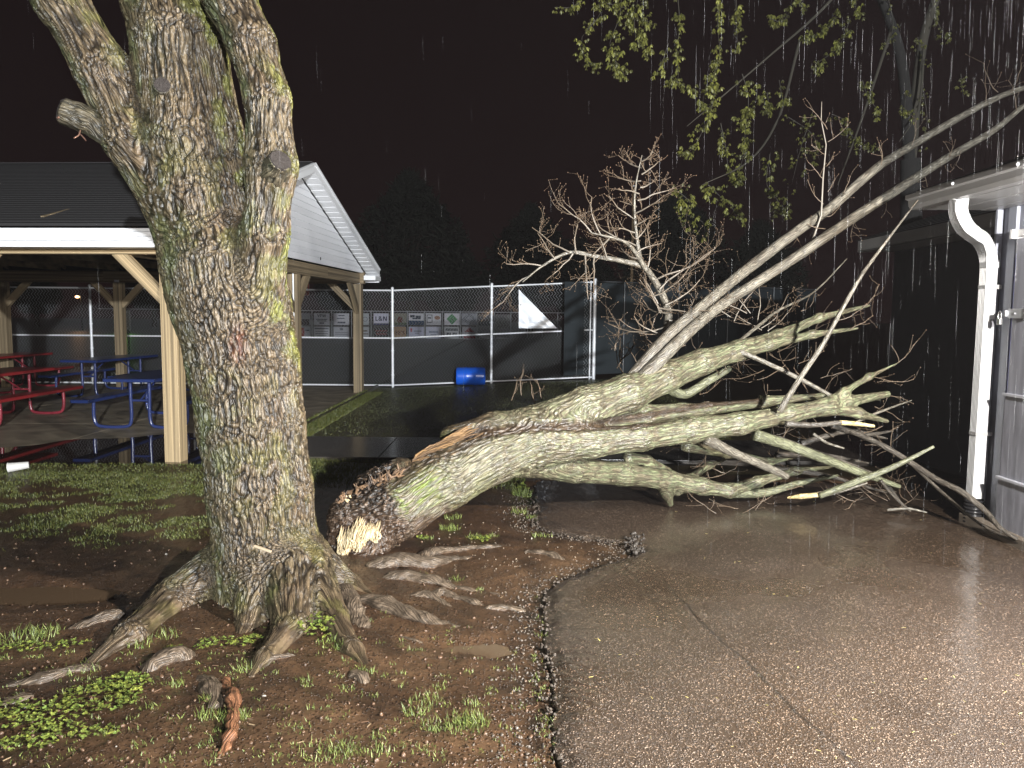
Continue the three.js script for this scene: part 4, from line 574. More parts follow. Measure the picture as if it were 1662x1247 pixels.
  const endSh = new THREE.Shape([[0, 0], [-0.075, 0], [-0.095, 0.03], [-0.10, 0.075], [-0.125, 0.085], [-0.125, 0.118], [0, 0.118]].map(p => new THREE.Vector2(...p))), endc = new THREE.ExtrudeGeometry(endSh, { depth: 0.004, bevelEnabled: false }).translate(3.425 - 4.05, 2.665, -6.604 + 6.5);
  mesh('gutter', [gut, endc, bx(0.012, 0.125, 5.04, 3.436, 2.735, -4.07, 0.002)], M_gut, t);
  for (let k = 0; k < 3; k++) mesh('gutter_screw', new THREE.SphereGeometry(0.012, 8, 6).translate(3.298 - 4.05, 2.765, -5.9 + k * 0.75 + 6.5), M_galv, t);
  const slope = (x0, y0, z0, z1, w) => { const n = 16, parts = []; for (let i = 0; i < n; i++) { const u0 = i * w / n, u1 = (i + 1) * w / n + 0.02, a = V(x0 + u0, y0 + u0 * 0.34 + 0.012, 0), b = V(x0 + u1, y0 + u1 * 0.34 + 0.001, 0), L = Math.hypot(b.x - a.x, b.y - a.y), g = box(L, 0.014, z1 - z0, 0, 0, 0, 0); g.rotateZ(Math.atan2(b.y - a.y, b.x - a.x)); g.translate((a.x + b.x) / 2 - 4.05, (a.y + b.y) / 2, (z0 + z1) / 2 + 6.5); parts.push(g); } return parts; };
  mesh('roof', [...slope(3.37, 2.80, -6.55, -1.5, 3.2), ...slope(4.55, 2.76, -10.35, -6.56, 2.4)], M_shingle, t);
  mesh('drip_edge', [bx(0.012, 0.05, 5.04, 3.365, 2.785, -4.03, 0.002)], M_gut, t);
  mesh('fascia', [bx(0.02, 0.15, 3.78, 4.58, 2.70, -8.45, 0.003)], std(0.3, 0.3, 0.3, 0.5), t);
  mesh('soffit', [bx(0.46, 0.014, 3.75, 4.80, 2.635, -8.45, 0.002)], M_gut, t);
  // downspout: ribbed on its broad left side, crimped where it bends
  const hx = 0.047, hz = 0.044, prof = [[-hx, -hz], [hx, -hz], [hx, hz], [-hx, hz]]; const left = []; for (let i = 0; i <= 20; i++) { const z = hz - i / 20 * 2 * hz, q = i % 4; left.push([-hx + (q === 2 || q === 3 ? 0.011 : 0), z]); }
  const pr = [[hx, -hz], [hx, hz], ...left];
  const ds = thing0(t, 'downspout');
  mesh('pipe', [sweepProfile(pr, [W(3.955, 2.20, -6.462), W(3.955, 1.2, -6.462), W(3.955, 0.235, -6.462)], 12), bx(hx * 2 + 0.01, 0.05, hz * 2 + 0.01, 3.955, 2.2, -6.462, 0.003), bx(hx * 2 - 0.004, 0.004, hz * 2 - 0.004, 3.955, 0.236, -6.462, 0)], M_spout, ds);
  const elbow = [W(3.40, 2.67, -5.98), W(3.41, 2.58, -6.0), W(3.50, 2.485, -6.08), W(3.66, 2.43, -6.22), W(3.82, 2.39, -6.36), W(3.93, 2.30, -6.455), W(3.955, 2.21, -6.462)];
  mesh('elbow', sweepProfile(pr.map(([a, b]) => [a * 1.03, b * 1.03]), elbow, 60), M_spout, ds);
  const ec = new THREE.CatmullRomCurve3(elbow, false, 'centripetal');  for (const u of [0.17, 0.20, 0.23, 0.26, 0.29, 0.33, 0.62, 0.65, 0.68, 0.71, 0.74, 0.77, 0.8, 0.83]) { const p = ec.getPointAt(u), T = ec.getTangentAt(u); mesh('crimp', sweepProfile([[-hx * 1.08, -hz * 1.08], [hx * 1.08, -hz * 1.08], [hx * 1.08, hz * 1.08], [-hx * 1.08, hz * 1.08]], [p.clone().addScaledVector(T, -0.004), p, p.clone().addScaledVector(T, 0.004)], 2), M_spout, ds); }
  for (const y of [2.02, 0.79]) mesh('strap', [bx(hx * 2 + 0.012, 0.03, hz * 2 + 0.012, 3.955, y, -6.462, 0.003), bx(0.05, 0.035, 0.006, 4.02, y, -6.42, 0.001)], M_gut, ds);
  mesh('dent', bx(0.03, 0.06, 0.004, 3.985, 1.72, -6.416, 0.001), std(0.2, 0.2, 0.22, 0.4), ds);
  const boot = []; for (let i = 0; i < 7; i++) boot.push(new THREE.TorusGeometry(0.066, 0.013, 8, 20).rotateX(Math.PI / 2).translate(3.955 - 4.05, 0.03 + i * 0.03, 0.038)); boot.push(new THREE.CylinderGeometry(0.064, 0.064, 0.22, 20, 1, true).translate(3.955 - 4.05, 0.115, 0.038));
  mesh('drain_pipe', boot, std(0.018, 0.018, 0.02, 0.25), ds);
}
function thing0(parent, name) { const g = new THREE.Group(); g.name = name; parent.add(g); return g; }
{ // the floodlight that lights the place
  const t = thing('floodlight', 'floodlight on a bracket at the edge of the building roof', 'floodlight', [LAMP[0] + 0.10, LAMP[1], LAMP[2]]);
  const M_h = std(0.1, 0.1, 0.11, 0.5);
  mesh('housing', [box(0.09, 0.2, 0.28, 0.0, 0, 0, 0.012), ...[...Array(6).keys()].map(i => box(0.03, 0.18, 0.008, 0.06, 0, -0.11 + i * 0.044, 0.002))], M_h, t);
  mesh('bracket', [box(0.16, 0.03, 0.03, 0.13, 0.09, 0, 0.004)], M_h, t);
  mesh('lamp_face', box(0.012, 0.16, 0.24, -0.052, 0, 0, 0.003), new THREE.MeshStandardMaterial({ color: 0x222222, emissive: C(1, 0.97, 0.93), emissiveIntensity: 40 }), t);
  const y = thing('car_park_light', 'car park floodlight on a tall steel pole', 'floodlight', [YARD[0] + 0.05, 0, YARD[2] + 0.16]);
  mesh('pole', rod(V(0, 0, 0.2), V(0, YARD[1] + 0.1, 0.2), 0.06, 12), M_h, y); mesh('housing', box(0.42, 0.30, 0.12, 0, YARD[1], 0.06, 0.02), M_h, y);
  mesh('lamp_face', box(0.36, 0.24, 0.012, 0, YARD[1], -0.01, 0.003), new THREE.MeshStandardMaterial({ color: 0x222222, emissive: C(0.96, 0.98, 1), emissiveIntensity: 30 }), y);
}
// ---------- the pavilion ----------
{
  const t = thing('picnic_pavilion', 'open picnic pavilion with wooden posts and white sided gable', 'pavilion', [-3.9, 0, -8.85], -0.0645);
  const woodUV = g => { const p = g.attributes.position, n = g.attributes.normal, u = new Float32Array(p.count * 2); g.computeBoundingBox(); const s = g.boundingBox.getSize(V(0, 0, 0)), ax = s.y > s.x && s.y > s.z ? 1 : s.x > s.z ? 0 : 2; for (let i = 0; i < p.count; i++) { const q = [p.getX(i), p.getY(i), p.getZ(i)]; const o = q.filter((_, k) => k !== ax); u.set([(o[0] + o[1]) * 2.3 + 0.37 * ax, q[ax] * 0.35], i * 2); } g.setAttribute('uv', new THREE.BufferAttribute(u, 2)); return g; };
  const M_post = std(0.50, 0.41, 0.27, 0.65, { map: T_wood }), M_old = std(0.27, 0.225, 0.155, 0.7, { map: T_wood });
  const L = 10.8, D = 8.07, bays = [0, -2.7, -5.4, -8.1, -10.8], rise = 0.328, ey = 2.655, rid = ey + rise * (D / 2 + 0.42);
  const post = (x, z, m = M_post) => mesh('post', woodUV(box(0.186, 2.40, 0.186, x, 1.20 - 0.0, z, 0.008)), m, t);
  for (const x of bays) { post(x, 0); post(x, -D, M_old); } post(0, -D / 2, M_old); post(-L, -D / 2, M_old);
  mesh('pipe', [rod(V(0.03, 0.3, -D / 2 + 0.11), V(0.03, 2.4, -D / 2 + 0.11), 0.013)], M_white, t);
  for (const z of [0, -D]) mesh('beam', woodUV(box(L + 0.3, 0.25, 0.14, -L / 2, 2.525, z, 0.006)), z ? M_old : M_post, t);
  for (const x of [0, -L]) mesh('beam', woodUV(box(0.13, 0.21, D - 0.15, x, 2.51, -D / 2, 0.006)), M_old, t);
  const brace = (a, b, m) => { const g = bar(a, b, 0.09, 0.135, 0.005); const p = g.attributes.position, u = new Float32Array(p.count * 2), d = b.clone().sub(a).normalize(); for (let i = 0; i < p.count; i++) { const q = V(p.getX(i), p.getY(i), p.getZ(i)), s = q.dot(d); u.set([(q.x + q.y + q.z - s * (d.x + d.y + d.z)) * 2.3, s * 0.35], i * 2); } g.setAttribute('uv', new THREE.BufferAttribute(u, 2)); mesh('brace', g, m, t); };
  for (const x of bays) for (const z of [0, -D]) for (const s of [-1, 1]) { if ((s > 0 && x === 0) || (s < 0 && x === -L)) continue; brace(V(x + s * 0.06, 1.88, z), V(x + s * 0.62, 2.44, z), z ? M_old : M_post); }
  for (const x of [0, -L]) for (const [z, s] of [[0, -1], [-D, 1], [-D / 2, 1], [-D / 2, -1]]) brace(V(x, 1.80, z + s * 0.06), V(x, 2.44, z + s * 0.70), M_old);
  for (const [x, z] of [[0, -D], [-5.4, -D]]) mesh('bracket', box(0.11, 0.05, 0.012, x + 0.01, 2.425, z + 0.099, 0.003), M_white, t);
  // trusses under the roof
  for (const x of [-1.35, -2.7, -4.05, -5.4, -6.75, -8.1, -9.45]) mesh('truss', [box(0.04, 0.14, D, x, 2.73, -D / 2, 0), bar(V(x, 2.75, 0.2), V(x, rid - 0.1, -D / 2), 0.04, 0.12, 0), bar(V(x, 2.75, -D - 0.2), V(x, rid - 0.1, -D / 2), 0.04, 0.12, 0), box(0.04, 1.1, 0.1, x, 3.3, -D / 2, 0)], M_old, t);
  // gable: one plank of siding after another
  const M_side = [0.78, 0.74, 0.80, 0.76].map((v, i) => std(v * 0.98, v * 0.99, v * 1.03, 0.3));
  const topY = rid - 0.10, hw = y => (topY - y) / rise;
  const gable = (X, s) => { for (let y = 2.635, i = 0; y < topY - 0.03; y += 0.108, i++) {
    const y1 = Math.min(y + 0.118, topY), a = Math.min(hw(y), D / 2 + 0.1), b = Math.min(Math.max(0.01, hw(y1)), D / 2 + 0.1), c = -D / 2, g = new THREE.BufferGeometry();
    const o = [X + s * 0.022, y, c + a], p = [X + s * 0.022, y, c - a], q = [X + s * 0.004, y1, c - b], r = [X + s * 0.004, y1, c + b], o2 = [X, y, c + a], p2 = [X, y, c - a];
    g.setAttribute('position', new THREE.BufferAttribute(new Float32Array([o, p, q, o, q, r, o2, p, o, o2, p2, p].flatMap(k => s > 0 ? k : k)), 3)); g.computeVertexNormals(); mesh('siding_plank', g, M_side[(i * 7) % 4], t); } };
  gable(0.1, 1); gable(-L - 0.1, -1);
  for (const x of [0.085, -L - 0.085]) mesh('gable_backing', (() => { const sh = new THREE.Shape([new THREE.Vector2(-D / 2 - 0.1, 2.64), new THREE.Vector2(D / 2 + 0.1, 2.64), new THREE.Vector2(0, topY)]); return new THREE.ExtrudeGeometry(sh, { depth: 0.02, bevelEnabled: false }).rotateY(-Math.PI / 2).translate(x + 0.01, 0, -D / 2); })(), M_old, t);
  mesh('vent_hole', new THREE.BoxGeometry(0.01, 0.05, 0.02).translate(0.128, 2.73, -D / 2 - 1.05), std(0.02, 0.02, 0.02, 0.8), t);
  // overhang along the rake: ribbed soffit, barge board, metal cap
  const out = 0.37, ang = Math.atan(rise);
  for (const s of [1, -1]) {      // s = 1: slope towards the front
    const along = u => V(0, ey - 0.055 + rise * u, s > 0 ? 0.42 - u : -D - 0.42 + u), run = D / 2 + 0.42, strips = [];
    for (let i = 0; i < 44; i++) { const a = along(i * run / 44 + 0.006), b = along((i + 1) * run / 44 - 0.006); for (const X of [0.24, -L - 0.24]) strips.push(bar(V(X, a.y, a.z), V(X, b.y, b.z), 0.25, 0.010 + 0.008 * (i % 2), 0)); }
    mesh('soffit', strips, M_white, t);
    for (const X of [out, -L - out]) { const a = along(0), b = along(run + 0.0); mesh('rake_board', [bar(V(X, a.y + 0.07, a.z), V(X, b.y + 0.07, b.z), 0.03, 0.15, 0.004), bar(V(X + Math.sign(X) * 0.014, a.y + 0.13, a.z), V(X + Math.sign(X) * 0.014, b.y + 0.13, b.z), 0.05, 0.03, 0.004)], M_white, t); }
    const n = 33, sh = []; for (let i = 0; i < n; i++) { const a = along(i * run / n), b = along((i + 1) * run / n + 0.03); a.y += 0.1245; b.y += 0.120; sh.push(bar(V(-L / 2, a.y, a.z), V(-L / 2, b.y, b.z), L + 2 * out + 0.04, 0.010, 0)); }
    const deck = bar(V(-L / 2, along(0).y + 0.09, along(0).z), V(-L / 2, along(run).y + 0.09, along(run).z), L + 2 * out, 0.03, 0);
    mesh('roof', [deck, ...sh], M_shingle, t);
    const fz = s > 0 ? 0.43 : -D - 0.43;
    mesh('gutter', [box(L + 2 * out, 0.14, 0.02, -L / 2, 2.53, fz, 0.003), box(L + 2 * out, 0.035, 0.10, -L / 2, 2.625, fz + s * 0.05, 0.008), box(L + 2 * out, 0.05, 0.085, -L / 2, 2.582, fz + s * 0.04, 0.01), box(L + 2 * out, 0.045, 0.06, -L / 2, 2.535, fz + s * 0.03, 0.01), box(L + 2 * out, 0.012, 0.09, -L / 2, 2.452, fz - s * 0.02, 0.003)], M_white, t);
    mesh('eave_return', box(0.33, 0.10, 0.5, 0.24, 2.53, fz - s * 0.24, 0.005), M_white, t);
    mesh('eave_soffit', box(L + 0.3, 0.012, 0.32, -L / 2, 2.462, fz - s * 0.21, 0), M_offwhite, t);
  }
  mesh('ridge_cap', bar(V(-L - out, rid + 0.085, -D / 2), V(out, rid + 0.085, -D / 2), 0.2, 0.02, 0.004), M_shingle, t);
}
// ---------- picnic tables ----------
function picnicTable(label, pos, turn, col, len = 2.3) {
  const t = thing('picnic_table', label, 'picnic table', pos, turn, 'picnic tables under the pavilion');
  const M = std(...col, 0.33), top = (w, y, x) => [box(w, 0.012, len, x, y, 0, 0.005), box(0.018, 0.05, len, x - w / 2 + 0.009, y - 0.018, 0, 0.006), box(0.018, 0.05, len, x + w / 2 - 0.009, y - 0.018, 0, 0.006), box(w, 0.05, 0.018, x, y - 0.018, len / 2 - 0.009, 0.006), box(w, 0.05, 0.018, x, y - 0.018, -len / 2 + 0.009, 0.006)];
  mesh('tabletop', top(0.76, 0.76, 0), M, t);
  for (const s of [-1, 1]) mesh('bench', top(0.27, 0.45, s * 0.72), M, t);
  const M2 = std(col[0] * 0.9 + 0.01, col[1] * 0.9 + 0.01, col[2] * 0.9 + 0.02, 0.22);
  for (const z of [-len * 0.36, len * 0.36]) {
    for (const s of [-1, 1]) mesh('leg_frame', pipe([V(s * 0.14, 0.73, z), V(s * 0.14, 0.5, z), V(s * 0.14, 0.14, z), V(s * 0.17, 0.05, z), V(s * 0.26, 0.026, z), V(s * 0.55, 0.026, z), V(s * 0.65, 0.05, z), V(s * 0.69, 0.14, z), V(s * 0.69, 0.43, z)], 0.025, 44, 10), M2, t);
    mesh('cross_tube', [rod(V(-0.3, 0.725, z), V(0.3, 0.725, z), 0.02), rod(V(-0.14, 0.42, z), V(0.14, 0.42, z), 0.018)], M2, t);
    mesh('brace', rod(V(0, 0.42, z), V(0, 0.72, z * 0.25), 0.016), M2, t);
  }
  return t;
}
const BLUE = [0.014, 0.027, 0.105], RED = [0.21, 0.016, 0.018];
picnicTable('blue metal picnic table nearest the front wooden post', [-5.5, 0.025, -12.15], 0.0, BLUE);
picnicTable('blue metal picnic table further back between the red ones and the front blue one', [-8.48, 0.025, -16.3], -0.07, BLUE);
picnicTable('red metal picnic table at the front, partly cut off by the picture edge', [-8.2, 0.025, -12.0], 0.02, RED);
picnicTable('red metal picnic table behind the front red table, in the darkness', [-11.1, 0.025, -16.8], 0.0, RED);
// ---------- chain-link fence ----------
const fenceY = x => 0.05 * clamp(x + 2.9, 0, 12);
{
  const t = thing('chain_link_fence', 'galvanised chain-link fence with a white triangle hung on it', 'fence', [0, 0, -18.4]), hgt = 2.34, xs = [-17.3, -14.9, -12.5, -10.05, -7.65, -5.25, -2.86, -0.5, 1.95];
  for (const x of xs) mesh('fence_post', [rod(V(x, fenceY(x) - 0.3, 0), V(x, fenceY(x) + hgt + 0.02, 0), x > 1.9 ? 0.042 : 0.032, 10), new THREE.SphereGeometry(x > 1.9 ? 0.046 : 0.036, 10, 8).translate(x, fenceY(x) + hgt + 0.02, 0)], M_galv, t);
  mesh('fence_post', rod(V(1.85, fenceY(1.85), 0.02), V(1.85, fenceY(1.85) + hgt, 0.02), 0.02, 8), M_galv, t);
  for (let i = 0; i + 1 < xs.length; i++) for (const y of [hgt - 0.03, 1.18, 0.05]) mesh('rail', rod(V(xs[i] + 0.03, fenceY(xs[i]) + y, 0.0), V(xs[i + 1] - 0.03, fenceY(xs[i + 1]) + y, 0.0), 0.021, 8), M_galv, t);
  for (const x of xs) for (let k = 0; k < 4; k++) mesh('clamp', new THREE.CylinderGeometry(0.045, 0.045, 0.025, 10).translate(x, fenceY(x) + 0.3 + k * 0.58, 0), M_galv, t);
  const tb = new Tubes(), p = 0.072; for (let x = xs[0], i = 0; x < 1.93; x += p, i++) { const pts = [], n = Math.ceil((hgt - 0.08) / p); for (let j = 0; j <= n; j++) pts.push(V(x + (j % 2 ? p / 2 : -p / 2), fenceY(x) + 0.05 + j * (hgt - 0.1) / n, 0.028 + (j % 2 ? 0.004 : -0.004))); tb.add(pts, pts.map(() => 0.0036), [0.46, 0.48, 0.50], 3); }
  tag(mesh('wire_mesh', tb.geo(), vcol(0.4), t)).userData.kind = 'stuff';
  const t2 = thing('screened_fence', 'dark windscreen fence going off behind the fallen branches', 'fence', [1.97, fenceY(2), -18.5], 0.55);
  for (let i = 0; i < 5; i++) mesh('fence_post', rod(V(0.9 + i * 1.8, -0.3, 0), V(0.9 + i * 1.8, 2.36, 0), 0.03, 8), std(0.05, 0.055, 0.06, 0.4, { metalness: 0.4 }), t2);
  for (let i = 0; i < 5; i++) mesh('screen_panel', box(1.78, 2.2, 0.012, 0.9 + i * 1.8 - 0.88, 1.2, -0.04, 0.002), std(0.012, 0.018, 0.022, 0.7), t2);
  mesh('rail', rod(V(0.02, 2.33, 0), V(8.2, 2.33, 0), 0.02, 8), std(0.08, 0.085, 0.09, 0.4, { metalness: 0.4 }), t2);
}
{ // torn white triangle on the fence
  const a = at(842, 470, 18.33), b = at(842, 533, 18.33), c = at(904, 533, 18.33), N = 14, Pn = [], I = [];
  for (let i = 0; i <= N; i++) for (let j = 0; j <= i; j++) { const u = i / N, w = i ? j / i : 0, p = a.clone().lerp(b.clone().lerp(c, w), u); p.z += 0.03 + 0.02 * noise(p.x * 7, p.y * 7, 3) + 0.05 * sstep(0.7, 1, u) * sstep(0.6, 0.15, Math.abs(w - 0.35)) * Math.abs(noise(p.x * 22, p.y * 14, 5)); p.y -= 0.02 * sstep(0.8, 1, u) * noise(p.x * 9, 2, 1); Pn.push(p.x, p.y, p.z); if (i && j < i) { const q = i * (i + 1) / 2 + j; I.push(q, q + 1, q - i); if (j) I.push(q, q - i, q - i - 1); } }
  const g = new THREE.BufferGeometry(); g.setAttribute('position', new THREE.BufferAttribute(new Float32Array(Pn), 3)); g.setIndex(I); const back = g.clone(); back.translate(0, 0, -0.006); const bi = back.index.array; for (let i = 0; i < bi.length; i += 3) [bi[i], bi[i + 1]] = [bi[i + 1], bi[i]]; g.computeVertexNormals(); back.computeVertexNormals();
  tag(mesh('torn_sheet', mergeGeometries([g, back]), std(0.74, 0.77, 0.82, 0.3)), 'white triangular sheet of torn vinyl fixed to the chain-link fence', 'vinyl sheet');
}
{ // blue drum
  const q = at(764, 614, 18.1), y = fenceY(q.x) + 0.215, t = thing('plastic_drum', 'blue plastic drum lying on its side against the fence', 'drum', [q.x, y, q.z], 0.05);
  const pr = [[0, -0.345], [0.17, -0.345], [0.2, -0.335], [0.21, -0.30], [0.212, -0.14], [0.222, -0.12], [0.222, -0.10], [0.212, -0.08], [0.212, 0.08], [0.222, 0.10], [0.222, 0.12], [0.212, 0.14], [0.21, 0.30], [0.2, 0.335], [0.19, 0.345], [0.18, 0.32], [0, 0.32]].map(p => new THREE.Vector2(...p));
  mesh('body', new THREE.LatheGeometry(pr, 32).rotateZ(Math.PI / 2), std(0.008, 0.10, 0.60, 0.3), t);
  mesh('bung', [new THREE.CylinderGeometry(0.03, 0.03, 0.02, 12).rotateZ(Math.PI / 2).translate(-0.335, 0.1, 0)], std(0.01, 0.04, 0.25, 0.4), t);
}
// ---------- sponsors' signs on the far fence ----------
{
  const Z = 54, t = thing('outfield_fence', 'low fence across the far field carrying rows of sponsor signs', 'fence', [0, 0, -Z - 0.1]);
  const M_p = std(0.4, 0.42, 0.45, 0.4, { metalness: 0.3 });
  const xs = [484, 506, 538, 570, 602, 634, 661, 689, 718, 747, 774, 802, 829, 856, 880, 905, 930].map(x => at(x, 540, Z).x);
  for (const x of xs) mesh('fence_post', rod(V(x, -0.2, 0), V(x, 2.0, 0), 0.035, 6), M_p, t);
  mesh('rail', rod(V(xs[0] - 14, 1.95, 0), V(xs[xs.length - 1] + 3, 1.95, 0), 0.03, 6), M_p, t);
  mesh('rail', rod(V(xs[0] - 14, 0.08, 0), V(xs[xs.length - 1] + 3, 0.08, 0), 0.03, 6), M_p, t);
  const grp = 'sponsor signs on the far fence';
  const sign = (x0, y0, x1, y1, label, paint, back = '#8d8d96', tilt = 0) => {
    const a = at(x0, y0, Z - 0.1), b = at(x1, y1, Z - 0.1), w = b.x - a.x, h = a.y - b.y, cv = document.createElement('canvas'); cv.width = 128; cv.height = Math.round(128 * h / w); const c = cv.getContext('2d'); c.fillStyle = back; c.fillRect(0, 0, 128, cv.height); c.textAlign = 'center'; c.textBaseline = 'middle'; paint(c, 128, cv.height);
    const tx = new THREE.CanvasTexture(cv); tx.colorSpace = THREE.SRGBColorSpace;
    const s = thing('sponsor_sign', label, 'sign', [(a.x + b.x) / 2, b.y, (a.z + b.z) / 2], 0, grp); s.rotation.z = tilt;
    mesh('board', box(w, h, 0.02, 0, h / 2, -0.012, 0), std(0.3, 0.3, 0.32, 0.6), s); mesh('print', new THREE.PlaneGeometry(w * 0.985, h * 0.985).translate(0, h / 2, 0.002), new THREE.MeshStandardMaterial({ map: tx, roughness: 0.45 }), s);
  };
  const rows = (c, w, h, list, col = '#333a4a') => { c.fillStyle = col; for (const [x, y, l, t] of list) c.fillRect(x * w, y * h, l * w, t * h); };
  const W = '#d9d9e2', text = (c, s, x, y, px, col, f = 'bold') => { c.fillStyle = col; c.font = `${f} ${px}px sans-serif`; c.fillText(s, x, y); };
  sign(485, 508.5, 504, 528, 'white sign cut by the pavilion post, first in the upper row', (c, w, h) => rows(c, w, h, [[0.1, 0.5, 0.8, 0.5]], '#3a2222'), '#9a9aa2');
  sign(509, 508.5, 535, 528, 'white sign reading VFW over small lines', (c, w, h) => { text(c, 'VFW', w / 2, h * 0.2, 34, '#222a38'); rows(c, w, h, [[0.15, 0.48, 0.7, 0.06], [0.2, 0.62, 0.6, 0.06], [0.35, 0.78, 0.3, 0.1]]); }, W);
  sign(541, 508.5, 567, 528, 'white sign of faint writing just right of the VFW sign', (c, w, h) => rows(c, w, h, [[0.3, 0.15, 0.4, 0.08], [0.2, 0.4, 0.5, 0.07], [0.25, 0.72, 0.5, 0.14]], '#55586a'), W);
  sign(574, 508.5, 599, 528, 'pale sign in upper row half behind the far wooden post', (c, w, h) => { c.strokeStyle = '#667'; c.lineWidth = 4; c.beginPath(); c.arc(w * 0.75, h * 0.5, 18, 0, 7); c.stroke(); }, '#b8bec4');
  sign(606, 508.5, 631, 528, 'white sign with L&N in large dark blue letters', (c, w, h) => { text(c, 'L&N', w / 2, h * 0.46, 52, '#10164a'); rows(c, w, h, [[0, 0.86, 1, 0.14]], '#30306a'); }, '#dcdcf0');
  sign(638, 508.5, 660, 528, 'dark sign with a brown figure in the upper row', (c, w, h) => { c.fillStyle = '#6b3a26'; c.beginPath(); c.ellipse(w * 0.5, h * 0.55, 26, 32, 0, 0, 7); c.fill(); c.fillStyle = '#5c6a48'; c.fillRect(0, h * 0.8, w, h * 0.2); }, '#8a8676');
  sign(663, 508.5, 688, 528, 'white sign with dark lettering above a blue band', (c, w, h) => { rows(c, w, h, [[0.1, 0.15, 0.3, 0.2], [0.45, 0.2, 0.35, 0.3], [0.25, 0.38, 0.4, 0.12]], '#2c3448'); rows(c, w, h, [[0, 0.62, 1, 0.38]], '#27466e'); }, W);
  sign(691, 508.5, 716, 528, 'white sign with a small picture and brown seal', (c, w, h) => { c.strokeStyle = '#2b2f3a'; c.lineWidth = 5; c.strokeRect(10, 14, 42, 62); c.fillStyle = '#6a6f7c'; c.fillRect(18, 30, 26, 16); c.fillStyle = '#9a6a4a'; c.beginPath(); c.ellipse(w * 0.75, h * 0.38, 24, 16, 0, 0, 7); c.fill(); }, W);
  sign(721, 508.5, 746, 528, 'white sign with a large green diamond', (c, w, h) => { c.fillStyle = '#2e8a4a'; c.beginPath(); c.moveTo(w / 2, 4); c.lineTo(w * 0.86, h / 2); c.lineTo(w / 2, h - 4); c.lineTo(w * 0.14, h / 2); c.fill(); rows(c, w, h, [[0.4, 0.46, 0.2, 0.08]], '#1f5f34'); }, W);
  sign(749, 508.5, 774, 528, 'grey sign with an outlined diamond beside the green diamond sign', (c, w, h) => { c.strokeStyle = '#3a3f4c'; c.lineWidth = 4; for (const k of [0.9, 0.62]) { c.beginPath(); c.moveTo(w / 2, h / 2 - k * h / 2); c.lineTo(w / 2 + k * w / 2, h / 2); c.lineTo(w / 2, h / 2 + k * h / 2); c.lineTo(w / 2 - k * w / 2, h / 2); c.closePath(); c.stroke(); } }, '#8b8e9a');
  sign(776, 510, 800, 529, 'nearly black sign in the upper row left of the fence post', (c, w, h) => rows(c, w, h, [[0.2, 0.4, 0.6, 0.2]], '#3a2a26'), '#322c30');
  sign(804, 510.5, 828, 534, 'grey sign with a sketched picture, last of the upper row', (c, w, h) => { c.strokeStyle = '#4b4a46'; c.lineWidth = 5; c.beginPath(); c.arc(w * 0.5, h * 0.45, 26, 0, 7); c.moveTo(20, h * 0.85); c.lineTo(w - 20, h * 0.75); c.stroke(); }, '#6e6c6a');
  sign(487, 530, 504, 548, 'red and grey sign, first in the lower row', (c, w, h) => { c.fillStyle = '#8a3a34'; c.fillRect(0, h * 0.1, w * 0.4, h * 0.8); rows(c, w, h, [[0.5, 0.3, 0.4, 0.1]]); }, '#9b9ba2');
  sign(509, 530.3, 535, 548.5, 'white sign directly below the VFW sign', (c, w, h) => rows(c, w, h, [[0.05, 0.12, 0.9, 0.1], [0.1, 0.4, 0.8, 0.05], [0.1, 0.6, 0.8, 0.05], [0.2, 0.8, 0.6, 0.05]], '#5d6270'), '#cfd0d8');
  sign(541, 530.3, 567, 548.5, 'white sign of small print in the lower row left of the wooden post', (c, w, h) => rows(c, w, h, [[0.4, 0.12, 0.2, 0.2], [0.1, 0.5, 0.8, 0.05], [0.1, 0.66, 0.8, 0.05]], '#7a7f8a'), '#c6c8d2');
  sign(574, 530.3, 599, 548.5, 'white sign in lower row half behind the far wooden post', (c, w, h) => rows(c, w, h, [[0.6, 0.3, 0.3, 0.15], [0.55, 0.6, 0.4, 0.1]], '#7a6f6a'), '#c0c4ca');
  sign(606, 530.3, 631, 548.5, 'dark red sign directly below the blue lettered sign', (c, w, h) => rows(c, w, h, [[0.1, 0.3, 0.8, 0.15], [0.15, 0.55, 0.7, 0.2]], '#6a2a2c'), '#2a1618');
  sign(639, 530.3, 659, 548.5, "tan sign reading EE'S in brown letters", (c, w, h) => text(c, "EE'S", w / 2, h * 0.55, 54, '#5a2412'), '#b8936a');
  sign(663, 530.3, 688, 548.5, 'white sign with pink mark below the blue banded sign', (c, w, h) => { c.fillStyle = '#c05a6a'; c.fillRect(w * 0.12, h * 0.15, 14, 30); rows(c, w, h, [[0.35, 0.35, 0.5, 0.1], [0.4, 0.55, 0.3, 0.08]], '#8088a0'); }, '#c9cae4');
  sign(691, 530.3, 716, 550, 'bluish white sign in the lower row with a scrawled line', (c, w, h) => rows(c, w, h, [[0.2, 0.35, 0.6, 0.18], [0.3, 0.62, 0.4, 0.08]], '#8b94ae'), '#cdd0e6');
  sign(721, 530.3, 745, 552, 'white sign with dark lettering below the green diamond', (c, w, h) => rows(c, w, h, [[0.08, 0.12, 0.84, 0.2], [0.15, 0.45, 0.3, 0.18], [0.55, 0.45, 0.3, 0.18]], '#3b4048'), '#a9abb0');
  sign(750, 530.3, 774, 553, 'grey sign with red roof shape and red lettering', (c, w, h) => { c.fillStyle = '#7a2a30'; c.beginPath(); c.moveTo(w / 2, 4); c.lineTo(w * 0.85, h * 0.4); c.lineTo(w * 0.15, h * 0.4); c.fill(); rows(c, w, h, [[0.1, 0.55, 0.8, 0.3]], '#8a3238'); }, '#8e8c92');
